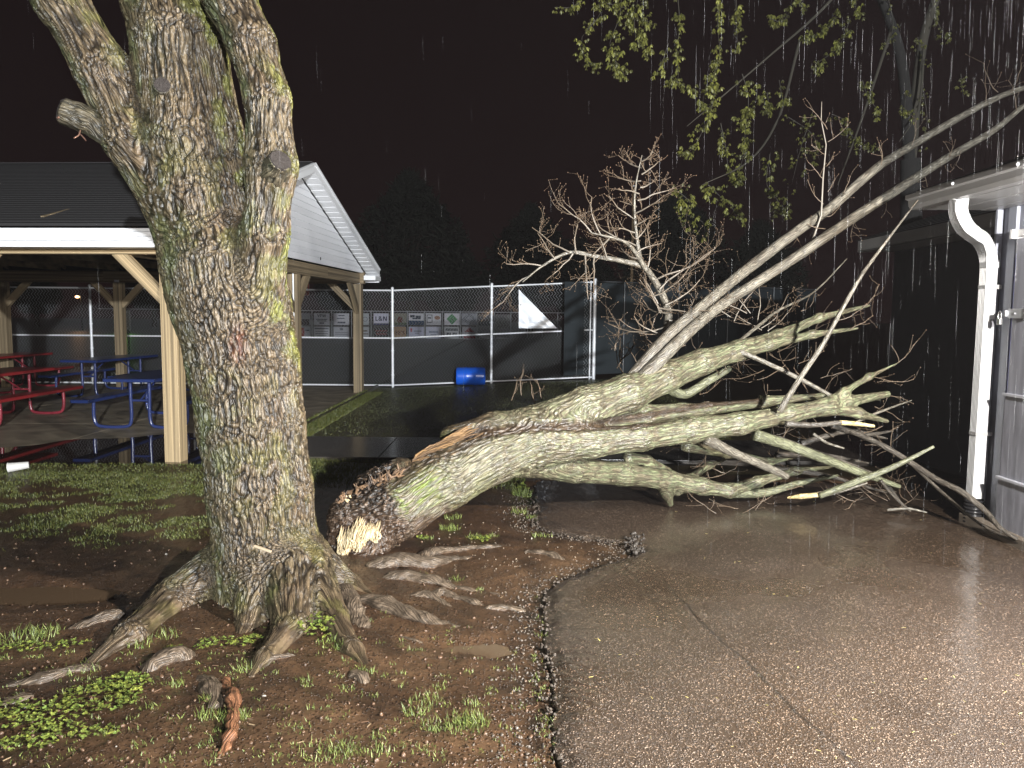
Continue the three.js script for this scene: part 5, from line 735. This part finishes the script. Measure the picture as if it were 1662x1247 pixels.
  sign(776, 545, 800, 561, 'pale sign hanging low just left of the fence post', (c, w, h) => rows(c, w, h, [[0.1, 0.3, 0.8, 0.1], [0.1, 0.55, 0.6, 0.1]], '#5a5a60'), '#94949a', -0.08);
  sign(804, 548, 828, 564, 'white sign tilted down right of the fence post', (c, w, h) => rows(c, w, h, [[0.1, 0.35, 0.8, 0.08], [0.2, 0.6, 0.6, 0.08]], '#77777e'), '#a8a8ae', -0.12);
  sign(831, 549, 855, 563, 'grey sign low at the right end below the white triangle', (c, w, h) => rows(c, w, h, [[0.1, 0.3, 0.8, 0.1], [0.1, 0.6, 0.8, 0.1]], '#4c4c52'), '#77777c');
  sign(484, 458, 502, 480, 'red brown sign with letters NS high behind the pavilion post', (c, w, h) => text(c, 'NS', w * 0.62, h * 0.35, 54, '#2a0f0a'), '#8a4434');
}
// ---------- poles, far lights, sign on a post ----------
{
  const b = at(1022, 600, 24), t = thing('utility_pole', 'thin brown wooden pole standing beyond the fence', 'pole', [b.x, 0.1, -24]); mesh('shaft', new THREE.CylinderGeometry(0.04, 0.055, 5.6, 10).translate(0, 2.8, 0), std(0.16, 0.12, 0.07, 0.8, { map: T_wood }), t); mesh('cap', new THREE.CylinderGeometry(0.045, 0.045, 0.04, 10).translate(0, 5.62, 0), M_galv, t); mesh('insulator', new THREE.CylinderGeometry(0.02, 0.03, 0.1, 8).translate(0.05, 5.35, 0), M_offwhite, t);
  const q = at(208, 540, 21.5), s = thing('post_sign', 'narrow grey notice on a green steel post', 'sign', [q.x, 0, q.z]); mesh('post', rod(V(0, 0, 0), V(0, 1.78, 0), 0.03, 8), std(0.05, 0.09, 0.06, 0.5), s); const brd = mesh('board', box(0.19, 0.56, 0.02, -0.01, 1.52, 0.03, 0.006), std(0.20, 0.21, 0.20, 0.4), s); mesh('bolt', [new THREE.SphereGeometry(0.012, 8, 6).translate(0, 1.74, 0.042), new THREE.SphereGeometry(0.012, 8, 6).translate(0, 1.3, 0.042)], M_galv, brd);
  const lamp = (px, py, d, col, r, cd, label, kind) => { const p = at(px, py, d), l = thing('street_lamp', label, 'street lamp', [p.x, 0, p.z]); mesh('pole', rod(V(0.35, 0, 0), V(0.35, p.y + 0.12, 0), 0.06, 8), std(0.03, 0.03, 0.03, 0.6), l); mesh('arm', rod(V(0.37, p.y + 0.12, 0), V(-0.05, p.y + 0.12, 0), 0.03, 6), std(0.03, 0.03, 0.03, 0.6), l); mesh('lamp_bulb', new THREE.SphereGeometry(r, 12, 8).scale(1.5, 0.8, 1).translate(0, p.y, 0), new THREE.MeshStandardMaterial({ color: 0x111111, emissive: C(...col), emissiveIntensity: kind }), l); const L = new THREE.PointLight(C(...col), cd, 0, 2); L.position.set(p.x, p.y - 0.02, p.z); L.shadow.radius = 3; scene.add(L); };
  lamp(125, 482, 70, [1, 0.55, 0.25], 0.13, 1.5, 'small orange street lamp far off beyond the dark field', 5);
  lamp(201.5, 508, 62, [0.25, 0.9, 0.1], 0.10, 2, 'tiny green light far off beside the back wooden post', 1.2);
}
// ---------- dark trees beyond the field ----------
{
  const M_c = std(0.022, 0.026, 0.018, 0.9), M_t = std(0.05, 0.04, 0.03, 0.9);
  const proto = (n, W, Hh) => { const tb = new Tubes(); for (let i = 0; i < n; i++) { const th = rr(0, 6.283), u = Math.pow(rnd(), 0.5), yy = rr(0, 1), prof = Math.sin(Math.PI * Math.pow(0.08 + 0.9 * yy, 0.8)), lump = 1 + 0.28 * noise(Math.cos(th) * 1.6, yy * 3, Math.sin(th) * 1.6 + n), p = V(Math.cos(th) * u * W * prof * lump, Hh * (0.22 + 0.78 * yy), Math.sin(th) * u * W * prof * lump); const d = V(rr(-1, 1), rr(-0.2, 1), rr(-1, 1)).normalize(); tb.add([p, p.clone().addScaledVector(d, rr(0.3, 0.8))], [rr(0.05, 0.16), 0.02], [1, 1, 1], 3); } return tb.geo(); };
  const gA = proto(5200, 4.6, 12), gB = proto(4200, 3.6, 9.5);
  const tr = (px, d, s, g, label) => { const p = at(px, 520, d), t = thing('far_tree', label, 'tree', [p.x, 0, -d], rr(0, 6)); t.scale.setScalar(s); const tk = new Tubes(); tk.add([V(0, 0, 0), V(0.1, 3, 0), V(0, 6, 0.2), V(0.2, 9, 0)], [0.4, 0.3, 0.2, 0.06], [1, 1, 1], 8); for (let i = 0; i < 7; i++) { const a = rr(0, 6.28), y = rr(2.5, 6); tk.add([V(0, y, 0.1), V(Math.cos(a) * 1.5, y + 1.4, Math.sin(a) * 1.5), V(Math.cos(a) * 2.6, y + 3.2, Math.sin(a) * 2.6)], [0.14, 0.09, 0.03], [1, 1, 1], 5); } mesh('trunk', tk.geo(), M_t, t); mesh('crown', g, M_c, t); };
  tr(665, 66, 1.12, gA, 'tall dark tree silhouette beyond the field, just right of the gable'); tr(735, 72, 0.9, gB, 'rounded dark tree silhouette right of the tallest one');
  tr(560, 76, 0.8, gB, 'dark tree silhouette half hidden by the gable'); tr(860, 70, 0.95, gA, 'dark tree silhouette above the white triangle'); tr(940, 66, 0.85, gB, 'dark tree silhouette left of the bare upright branch');
  tr(1090, 62, 0.95, gA, 'dark tree silhouette behind the hanging leaves'); tr(1230, 58, 0.9, gB, 'dark tree silhouette behind the two long poles of branch'); tr(60, 84, 0.7, gB, 'dark tree silhouette far left beyond the pavilion'); tr(250, 88, 0.75, gA, 'dark tree silhouette behind the green sign post');
}
// ---------- tree with young leaves hanging over the building ----------
{
  const t = thing('leafy_tree', 'tree with sprays of young yellow green leaves hanging over the roof', 'tree', [7.2, 0, -14.2]), O = V(7.2, 0, -14.2), L = (px, py, d) => P(px, py, d).sub(O);
  const tk = new Tubes(), grey = [0.014, 0.013, 0.012], thin = [0.045, 0.04, 0.03];
  const lim = [[[V(0, 0, 0), V(0.1, 2.5, 0), V(-0.1, 4.6, 0.1)], [0.26, 0.20, 0.16]], [[V(-0.1, 4.5, 0.1), L(1462, 90, 14), L(1420, -30, 13.8), L(1370, -160, 13.4), L(1280, -260, 13)], [0.11, 0.085, 0.07, 0.06, 0.05]], [[V(-0.1, 4.5, 0.1), L(1500, 60, 14.2), L(1540, -60, 14.2), L(1580, -220, 14)], [0.10, 0.08, 0.06, 0.04]],
    [[L(1380, -140, 13.4), L(1290, -90, 13), L(1180, -60, 12.6), L(1060, -30, 12.4), L(960, -10, 12.2)], [0.08, 0.06, 0.045, 0.03, 0.01]], [[L(1400, -60, 13.5), L(1330, 20, 13.2), L(1250, 90, 13), L(1180, 150, 12.8), L(1115, 205, 12.6)], [0.03, 0.022, 0.016, 0.012, 0.005]], [[L(1300, 60, 13.2), L(1260, 200, 13), L(1215, 262, 12.8), L(1140, 300, 12.7)], [0.025, 0.02, 0.014, 0.006]], [[L(1450, 40, 13.9), L(1400, 190, 13.6), L(1360, 300, 13.4)], [0.03, 0.02, 0.008]], [[L(1500, 80, 14), L(1490, 180, 13.8), L(1460, 230, 13.6)], [0.025, 0.016, 0.006]]];
  mesh('trunk', (() => { const q = new Tubes(); q.add(lim[0][0], lim[0][1], grey, 12); return q.geo(); })(), vcol(1), t);
  for (const [p, r] of lim.slice(1)) { const q = new Tubes(), c = new THREE.CatmullRomCurve3(p), pts = c.getPoints(24), n = p.length - 1; q.add(pts, pts.map((_, i) => { const u = i / 24 * n, k = Math.min(n - 1, Math.floor(u)); return mix(r[k], r[k + 1], u - k); }), r[0] > 0.1 ? grey : thin, 7); mesh('branch', q.geo(), vcol(1), t); }
  const leafP = [], LI = []; for (let k = 0; k < 5; k++) { const a = k * 1.256 + 0.3, ca = Math.cos(a), sa = Math.sin(a), b = leafP.length / 3, ln = 0.052, w = 0.017; for (const [u, v, y] of [[0.004, 0, 0], [ln * 0.35, w, -0.018], [ln * 0.8, w * 0.9, -0.05], [ln, 0, -0.07], [ln * 0.8, -w * 0.9, -0.05], [ln * 0.35, -w, -0.018], [ln * 0.5, 0, -0.024]]) leafP.push(u * ca - v * sa, y, u * sa + v * ca); for (let j = 0; j < 6; j++) LI.push(b + j, b + (j + 1) % 6, b + 6); }
  const lg = new THREE.BufferGeometry(); lg.setAttribute('position', new THREE.BufferAttribute(new Float32Array(leafP), 3)); lg.setIndex(LI); lg.computeVertexNormals();
  const spots = [], add = (px, py, d, sc) => spots.push([L(px, py, d), sc]);
  const chain = (list, d, n, spread = 9, sc = 1) => { for (let i = 0; i < n; i++) { const u = rnd() * (list.length - 1), k = Math.floor(u), f = u - k; add(mix(list[k][0], list[k + 1][0], f) + rr(-spread, spread), mix(list[k][1], list[k + 1][1], f) + rr(-spread, spread) * 0.8, d + rr(-0.25, 0.25), sc * rr(0.7, 1.15)); } const c = new Tubes(), pts = new THREE.CatmullRomCurve3(list.map(p => L(p[0], p[1], d))).getPoints(12); tk.add(pts, pts.map((_, i) => 0.009 - 0.0005 * i), thin, 3); };
  chain([[900, 12], [925, 12], [945, 2]], 12.2, 9, 4); chain([[960, -20], [975, 20], [945, 60], [950, 95], [965, 108]], 12.2, 34, 10); chain([[1010, -20], [1005, 30], [990, 70], [1000, 100], [1015, 122]], 12.3, 40, 12); chain([[1040, -20], [1030, 30], [1035, 70], [1050, 82]], 12.4, 34, 13); chain([[985, 5], [1020, 15], [1060, 40]], 12.3, 26, 12); chain([[1000, 90], [997, 125]], 12.2, 5, 3);
  chain([[1100, -10], [1103, 40], [1098, 90], [1100, 130], [1085, 135]], 12.5, 30, 6); chain([[1098, 132], [1115, 142], [1130, 146]], 12.5, 9, 5); chain([[1085, 70], [1075, 100], [1065, 120]], 12.5, 9, 5);
  chain([[1170, -20], [1165, 40], [1168, 90], [1155, 130], [1140, 165], [1150, 190]], 12.6, 56, 9); chain([[1195, 0], [1195, 40], [1200, 90]], 12.6, 14, 7); chain([[1150, 120], [1160, 150], [1125, 240], [1100, 255]], 12.6, 34, 10); chain([[1205, 120], [1215, 160], [1210, 210], [1205, 260], [1195, 290]], 12.8, 44, 9); chain([[1230, 135], [1225, 170], [1200, 200]], 12.8, 18, 9); chain([[1265, 130], [1270, 160], [1275, 172]], 12.9, 10, 6); chain([[1245, 150], [1250, 180]], 12.9, 12, 8);
  chain([[1170, 200], [1178, 240], [1185, 280], [1200, 292]], 12.7, 26, 8); chain([[1100, 310], [1120, 330], [1110, 345], [1140, 360], [1145, 385]], 12.6, 34, 14); chain([[1150, 300], [1170, 320], [1190, 340], [1200, 365]], 12.8, 32, 14); chain([[1250, 250], [1245, 300], [1265, 330], [1270, 355]], 13, 34, 12, 0.9);
  chain([[1390, -10], [1390, 20], [1395, 30]], 13.2, 12, 6); chain([[1360, 20], [1350, 40], [1330, 55], [1305, 60]], 13.2, 22, 7); chain([[1380, 30], [1365, 70], [1345, 90], [1325, 105], [1328, 120]], 13.2, 26, 7); chain([[1290, -5], [1300, 8], [1310, 15]], 13, 7, 4); chain([[1250, 30], [1270, 35], [1285, 10], [1255, 50]], 13, 16, 6);
  chain([[1400, 130], [1410, 160], [1425, 180], [1420, 200]], 13.6, 16, 8, 0.9); chain([[1350, 185], [1370, 195], [1385, 225], [1400, 240], [1430, 236]], 13.6, 30, 8, 0.9); chain([[1470, 150], [1470, 180], [1478, 190]], 13.8, 12, 6, 0.9); chain([[1490, 60], [1500, 110]], 14, 8, 8, 0.8); chain([[1440, -10], [1450, 40], [1440, 80]], 13.8, 12, 8, 0.8); chain([[1510, -10], [1520, 30], [1540, 70]], 14, 12, 9, 0.8); chain([[1560, 120], [1565, 170]], 14, 6, 6, 0.8); chain([[1500, 150], [1505, 200], [1495, 235]], 14, 12, 8, 0.8); chain([[1280, 190], [1320, 220], [1330, 260]], 13.2, 16, 10, 0.85); chain([[1320, 180], [1300, 240], [1285, 300]], 13.2, 16, 12, 0.85);
  mesh('twigs', tk.geo(), vcol(0.6), t).userData.kind = 'stuff';
  const im = new THREE.InstancedMesh(lg, new THREE.MeshPhysicalMaterial({ color: 0xffffff, roughness: 0.55, side: THREE.DoubleSide, transmission: 0.3, thickness: 0 }), spots.length * 3), d = new THREE.Object3D();
  spots.forEach(([p, s], i) => { for (let k = 0; k < 3; k++) { d.position.copy(p).add(V(rr(-.05, .05), rr(-.05, .05), rr(-.05, .05))); d.rotation.set(rr(-.5, .5), rr(0, 6.28), rr(-.5, .5)); d.scale.setScalar(s * rr(0.55, 0.95)); d.updateMatrix(); im.setMatrixAt(i * 3 + k, d.matrix); const v = rr(0.55, 1.1) * (s < 0.95 ? 0.6 : 1); im.setColorAt(i * 3 + k, C(0.25 * v, 0.255 * v, 0.05 * v)); } });
  im.name = 'leaves'; im.castShadow = im.receiveShadow = true; im.userData.kind = 'stuff'; t.add(im);
}
// ---------- small growth, litter, rain ----------
function scatter(name, label, geo, mat, list, parent = scene) {
  const im = new THREE.InstancedMesh(geo, mat, list.length), d = new THREE.Object3D(); list.forEach((q, i) => { d.position.set(...q.p); d.rotation.set(...(q.r ?? [0, 0, 0])); d.scale.set(...(q.s ?? [1, 1, 1])); d.updateMatrix(); im.setMatrixAt(i, d.matrix); im.setColorAt(i, q.c); }); im.name = numbered(name); im.castShadow = im.receiveShadow = true; tag(im, label, null, null, 'stuff'); parent.add(im); return im;
}
const bladeGeo = (() => { const g = new THREE.BufferGeometry(), w = 0.5; g.setAttribute('position', new THREE.BufferAttribute(new Float32Array([-w, 0, 0, w, 0, 0, -w * 0.7, 0.5, 0.09, w * 0.7, 0.5, 0.09, 0, 1, 0.42]), 3)); g.setIndex([0, 1, 2, 1, 3, 2, 2, 3, 4]); g.computeVertexNormals(); return g; })();
const M_blade = new THREE.MeshStandardMaterial({ color: 0xffffff, roughness: 0.5, side: THREE.DoubleSide });
const blade = (x, z, h, w, g) => { const y = H(x, z) - 0.004; return { p: [x, y, z], r: [rr(-0.45, 0.45), rr(0, 6.28), rr(-0.45, 0.45)], s: [w, h, h], c: g }; };
const G1 = () => { const v = rr(0.6, 1.25), y = rnd(); return C((0.065 + 0.055 * y) * v, (0.092 + 0.025 * y) * v, 0.024 * v); };
const G2 = () => { const v = rr(0.7, 1.3), y = rnd(); return C((0.10 + 0.06 * y) * v, (0.145 + 0.03 * y) * v, 0.038 * v); };
{
  const lawn = []; let n = 0; while (lawn.length < 40000 && n++ < 400000) { const z = -rr(5.3, 8.6), x = -rr(1.8, 5.4 * 1.05); if (x < -0.72 * -z * -1 - 0.6) { } const m = lawnMask(x, z); if (rnd() > m * (0.35 + 0.65 * sstep(-0.35, 0.25, noise(x * 4.4, z * 4.4, 8)))) continue; lawn.push(blade(x, z, rr(0.010, 0.030), rr(0.0035, 0.006), G1())); }
  n = 0; while (n++ < 60000) { const z = -rr(7.6, 9.15), x = rr(-3.2, 0.3); if (z > -8.4 && x > asphaltLeft(z) - 0.1) continue; if (z < -8.5 && x < -3.24) continue; if (rnd() > lawnMask(x, z) * 0.28) continue; lawn.push(blade(x, z, rr(0.02, 0.05), rr(0.004, 0.007), G1())); }
  scatter('grass', 'short patchy wet turf left of the standing tree', bladeGeo, M_blade, lawn);
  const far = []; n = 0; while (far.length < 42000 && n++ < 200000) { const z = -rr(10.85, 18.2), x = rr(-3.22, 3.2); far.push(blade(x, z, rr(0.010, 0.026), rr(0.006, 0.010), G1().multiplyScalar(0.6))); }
  n = 0; while (n++ < 12000) { const z = -rr(10.85, 17), x = -3.25 + Math.abs(rr(-0.35, 0.35)) + 0.02; far.push(blade(x, z, rr(0.02, 0.06), rr(0.006, 0.010), G1())); }
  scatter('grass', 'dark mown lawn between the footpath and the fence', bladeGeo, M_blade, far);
  const tuft = []; const tu = (px, py, k, r, h) => { const c = gnd(px, py); for (let i = 0; i < k; i++) { const a = rr(0, 6.28), q = r * Math.sqrt(rnd()), x = c.x + Math.cos(a) * q * 1.5, z = c.z + Math.sin(a) * q; tuft.push(blade(x, z, h * rr(0.35, 1.0), rr(0.0028, 0.0045), G2())); } };
  for (const [x, y, k, r, h] of [[690, 1140, 70, .05, .05], [675, 1158, 60, .04, .05], [715, 1178, 90, .06, .05], [765, 1175, 130, .055, .065], [745, 1185, 60, .05, .05], [765, 1145, 35, .03, .04], [715, 1120, 30, .025, .035], [530, 1220, 120, .08, .045], [560, 1215, 60, .05, .05], [610, 1220, 70, .05, .04], [615, 1195, 30, .03, .04], [495, 1108, 26, .03, .04], [492, 1178, 20, .03, .03], [595, 1095, 40, .03, .04], [560, 1120, 25, .03, .035], [340, 1165, 60, .04, .06], [370, 1010 + 160, 40, .03, .05], [392, 1165, 50, .03, .055], [275, 1040, 40, .05, .06], [225, 1052, 70, .06, .06], [40, 1040, 150, .10, .07], [75, 1030, 60, .06, .06], [135, 1092, 60, .06, .05], [285, 1115, 30, .03, .05], [330, 1140, 25, .02, .06], [395, 1095, 40, .03, .06], [250, 1150, 20, .03, .04], [880, 1025, 22, .025, .035], [870, 1095, 18, .02, .03], [885, 1160, 22, .03, .035], [905, 1200, 16, .02, .03], [730, 860, 130, .06, .06], [735, 842, 80, .05, .06], [690, 880, 40, .04, .04], [770, 875, 70, .05, .05], [800, 872, 50, .04, .04], [848, 800, 180, .07, .12], [842, 830, 60, .05, .08], [865, 838, 40, .05, .05], [880, 870, 50, .06, .05], [560, 940 + 60, 20, .02, .05], [530, 1050, 40, .04, .06], [555, 1060, 40, .03, .06], [740, 945, 30, .04, .04], [780, 960, 20, .03, .03], [930, 945, 14, .02, .03], [1500 - 560, 960, 12, .02, .02], [690, 940, 20, .03, .04]]) tu(x, y, k, r, h);
  for (let i = 0; i < 150; i++) tu(rr(420, 900), rr(1000, 1247), 5 + 8 * rnd(), 0.02, rr(0.015, 0.035)); for (let i = 0; i < 150; i++) tu(rr(0, 420), rr(1060, 1247), 5 + 7 * rnd(), 0.02, rr(0.015, 0.035)); for (let i = 0; i < 40; i++) tu(870 + rr(-6, 50) * rnd(), rr(960, 1240), 5, 0.015, rr(0.015, 0.03));
  scatter('grass_tufts', 'bright green grass tufts growing out of the bare soil', bladeGeo, M_blade, tuft);
  // round-leaved weeds
  const lp = [], li = []; for (let k = 0; k < 3; k++) { const a = k * 2.094, b = lp.length / 3; lp.push(0, 0, 0); for (let j = 0; j <= 8; j++) { const u = j / 8 * 6.283; lp.push(Math.cos(a) * 0.55 + Math.cos(u) * 0.5, 0.06 + 0.10 * Math.cos(u - a), Math.sin(a) * 0.55 + Math.sin(u) * 0.5); } for (let j = 1; j <= 8; j++) li.push(b, b + j + 1, b + j); }
  const lg = new THREE.BufferGeometry(); lg.setAttribute('position', new THREE.BufferAttribute(new Float32Array(lp), 3)); lg.setIndex(li); lg.computeVertexNormals();
  const weed = []; const wd = (px, py, k, rx, rz, sz, hh) => { const c = gnd(px, py); for (let i = 0; i < k; i++) { const a = rr(0, 6.28), q = Math.sqrt(rnd()), x = c.x + Math.cos(a) * q * rx, z = c.z + Math.sin(a) * q * rz, v = rr(0.55, 1.25), y = rnd(); if (rnd() < 0.3) continue; weed.push({ p: [x, H(x, z) + hh * rnd() * (1 - 0.6 * q) + 0.006, z], r: [rr(-.4, .5), rr(0, 6.28), rr(-.4, .4)], s: [sz * rr(.6, 1.2), sz * rr(.6, 1.2), sz * rr(.6, 1.2)], c: C((0.115 + 0.07 * y) * v, (0.17 + 0.03 * y) * v, 0.036 * v) }); } };
  wd(518, 1035, 150, 0.125, 0.09, 0.014, 0.13); wd(365, 1052, 120, 0.15, 0.05, 0.011, 0.04); wd(330, 1058, 30, 0.05, 0.03, 0.009, 0.03); wd(410, 1045, 50, 0.06, 0.03, 0.011, 0.03); wd(160, 1135, 420, 0.20, 0.12, 0.0105, 0.03); wd(205, 1110, 200, 0.14, 0.07, 0.0105, 0.03); wd(60, 1165, 320, 0.22, 0.10, 0.010, 0.025); wd(110, 1190, 200, 0.22, 0.06, 0.0095, 0.02); wd(20, 1150, 120, 0.14, 0.08, 0.01, 0.02); wd(30, 1210, 160, 0.16, 0.06, 0.009, 0.02); wd(50, 1055, 160, 0.22, 0.05, 0.0095, 0.02); wd(120, 1050, 60, 0.1, 0.03, 0.009, 0.02); wd(285, 1060, 40, 0.06, 0.03, 0.009, 0.02); wd(780, 878, 90, 0.08, 0.06, 0.011, 0.03); wd(690, 880, 40, 0.06, 0.04, 0.01, 0.03); wd(848, 790, 40, .06, .06, .02, .06);
  scatter('clover_patches', 'patches of round-leaved clover around the tree roots', lg, M_blade, weed);
}
{ // stones, chips, scraps of leaf and bark
  const st = [], ch = []; const peb = new THREE.IcosahedronGeometry(1, 1);
  const put = (x, z, s, c, up = 0.3) => st.push({ p: [x, H(x, z) + s * up, z], r: [rr(0, 3), rr(0, 3), rr(0, 3)], s: [s * rr(.7, 1.4), s * rr(.5, .9), s * rr(.7, 1.3)], c });
  for (let i = 0; i < 1700; i++) { const q = gnd(rr(0, 900), rr(870, 1247)); if (q.x > asphaltLeft(q.z)) continue; const v = rr(0.5, 1.2), pale = rnd() < 0.012; put(q.x, q.z, Math.pow(rnd(), 2.6) * 0.008 + 0.002, pale ? C(0.30 * v, 0.27 * v, 0.23 * v) : C(0.10 * v, 0.058 * v, 0.034 * v)); }
  for (let i = 0; i < 1300; i++) { const z = -rr(2.7, 7.6), x = asphaltLeft(z) + rr(-0.16, 0.03) - 0.25 * rnd() * rnd(); const v = rr(0.4, 1.3); put(x, z, rr(0.0025, 0.008), C(0.085 * v, 0.066 * v, 0.05 * v)); }
  for (let i = 0; i < 260; i++) { const q = gnd(rr(700, 1010), rr(850, 960)); if (q.x > asphaltLeft(q.z) + 0.05) continue; const v = rr(0.6, 1.2); put(q.x, q.z, rr(0.002, 0.007), C(0.15 * v, 0.115 * v, 0.08 * v)); }
  scatter('pebbles', 'small stones and clods lying on the wet soil', peb, std(1, 1, 1, 0.4), st);
  const chip = new THREE.BoxGeometry(1, 0.16, 0.28).toNonIndexed(); chip.computeVertexNormals();
  for (let i = 0; i < 260; i++) { const q = gnd(rr(0, 880), rr(880, 1247)); if (q.x > asphaltLeft(q.z)) continue; const v = rr(.5, 1.2), s = rr(0.008, 0.035); ch.push({ p: [q.x, H(q.x, q.z) + 0.004, q.z], r: [rr(-.2, .2), rr(0, 6.3), rr(-.15, .15)], s: [s, s * 0.5, s * rr(.3, .7)], c: rnd() < 0.25 ? C(0.28 * v, 0.2 * v, 0.12 * v) : C(0.12 * v, 0.07 * v, 0.042 * v) }); }
  for (let i = 0; i < 260; i++) { const q = gnd(rr(900, 1662), Math.pow(rnd(), 1.3) * 430 + 815); const v = rr(.5, 1.2), s = rr(0.006, 0.022); ch.push({ p: [q.x, 0.016, q.z], r: [rr(-.2, .2), rr(0, 6.3), rr(-.15, .15)], s: [s, s * 0.4, s * rr(.3, .8)], c: rnd() < 0.3 ? C(0.42 * v, 0.36 * v, 0.13 * v) : C(0.24 * v, 0.17 * v, 0.11 * v) }); }
  scatter('wood_chips', 'bark chips and broken twig ends strewn on soil and asphalt', chip, std(1, 1, 1, 0.55), ch);
  const rub = []; for (let i = 0; i < 60; i++) { const q = gnd(rr(1020, 1042), rr(868, 900)); rub.push({ p: [q.x + rr(-.06, .04), 0.01, q.z], r: [rr(0, 3), rr(0, 3), rr(0, 3)], s: [rr(.006, .022), rr(.006, .013), rr(.006, .02)], c: C(.035, .028, .022) }); }
  for (let i = 0; i < 240; i++) { const z = -rr(2.7, 7.4), x = asphaltLeft(z) + rr(-0.05, 0.03); rub.push({ p: [x, -0.012, z], r: [rr(0, 3), rr(0, 3), rr(0, 3)], s: [rr(.004, .013), rr(.004, .009), rr(.004, .012)], c: C(.05, .038, .028) }); }
  scatter('asphalt_rubble', 'loose broken lumps along the crumbled asphalt edge', peb, std(1, 1, 1, 0.65), rub);
}
{ // paper cup
  const q = gnd(30, 766), t = thing('paper_cup', 'white paper cup lying in the grass at the slab edge', 'cup', [q.x, H(q.x, q.z) + 0.052, q.z], 0.35); t.rotation.z = 0.1;
  mesh('body', new THREE.LatheGeometry([[0.0, -0.1], [0.036, -0.1], [0.052, 0.09], [0.055, 0.093], [0.053, 0.097], [0.049, 0.09], [0.034, -0.094], [0, -0.094]].map(p => new THREE.Vector2(...p)), 24).rotateZ(Math.PI / 2), std(0.5, 0.49, 0.47, 0.5), t); mesh('rim', new THREE.TorusGeometry(0.0535, 0.003, 6, 24).rotateY(Math.PI / 2).translate(-0.095, 0, 0), std(0.75, 0.74, 0.72, 0.5), t);
}
for (const [x, y, l, label] of [[465, 660 + 226, 0, '']]) { }
{ // rain
  const drop = new THREE.SphereGeometry(1, 6, 6), list = [];
  for (let i = 0; i < 700; i++) { const d = rr(2.8, 8), px = rnd() < 0.88 ? 1662 - 620 * Math.pow(rnd(), 1.6) : 1662 * rnd(), py = 940 * Math.pow(rnd(), 1.5) - 40, p = at(px, py, d); if (p.y < 0.05 || p.x > 3.85) continue; const L = rr(0.04, 0.15), w = 0.00004 + 0.00008 * rnd() * rnd(); list.push({ p: [p.x, p.y, p.z], r: [0, 0, 0.015], s: [w, L, w], c: C(.55, .56, .58) }); }
  scatter('rain', 'fine falling rain caught in the lamp light', drop, std(1, 1, 1, 0.3), list);
}
renderer.render(scene, camera);
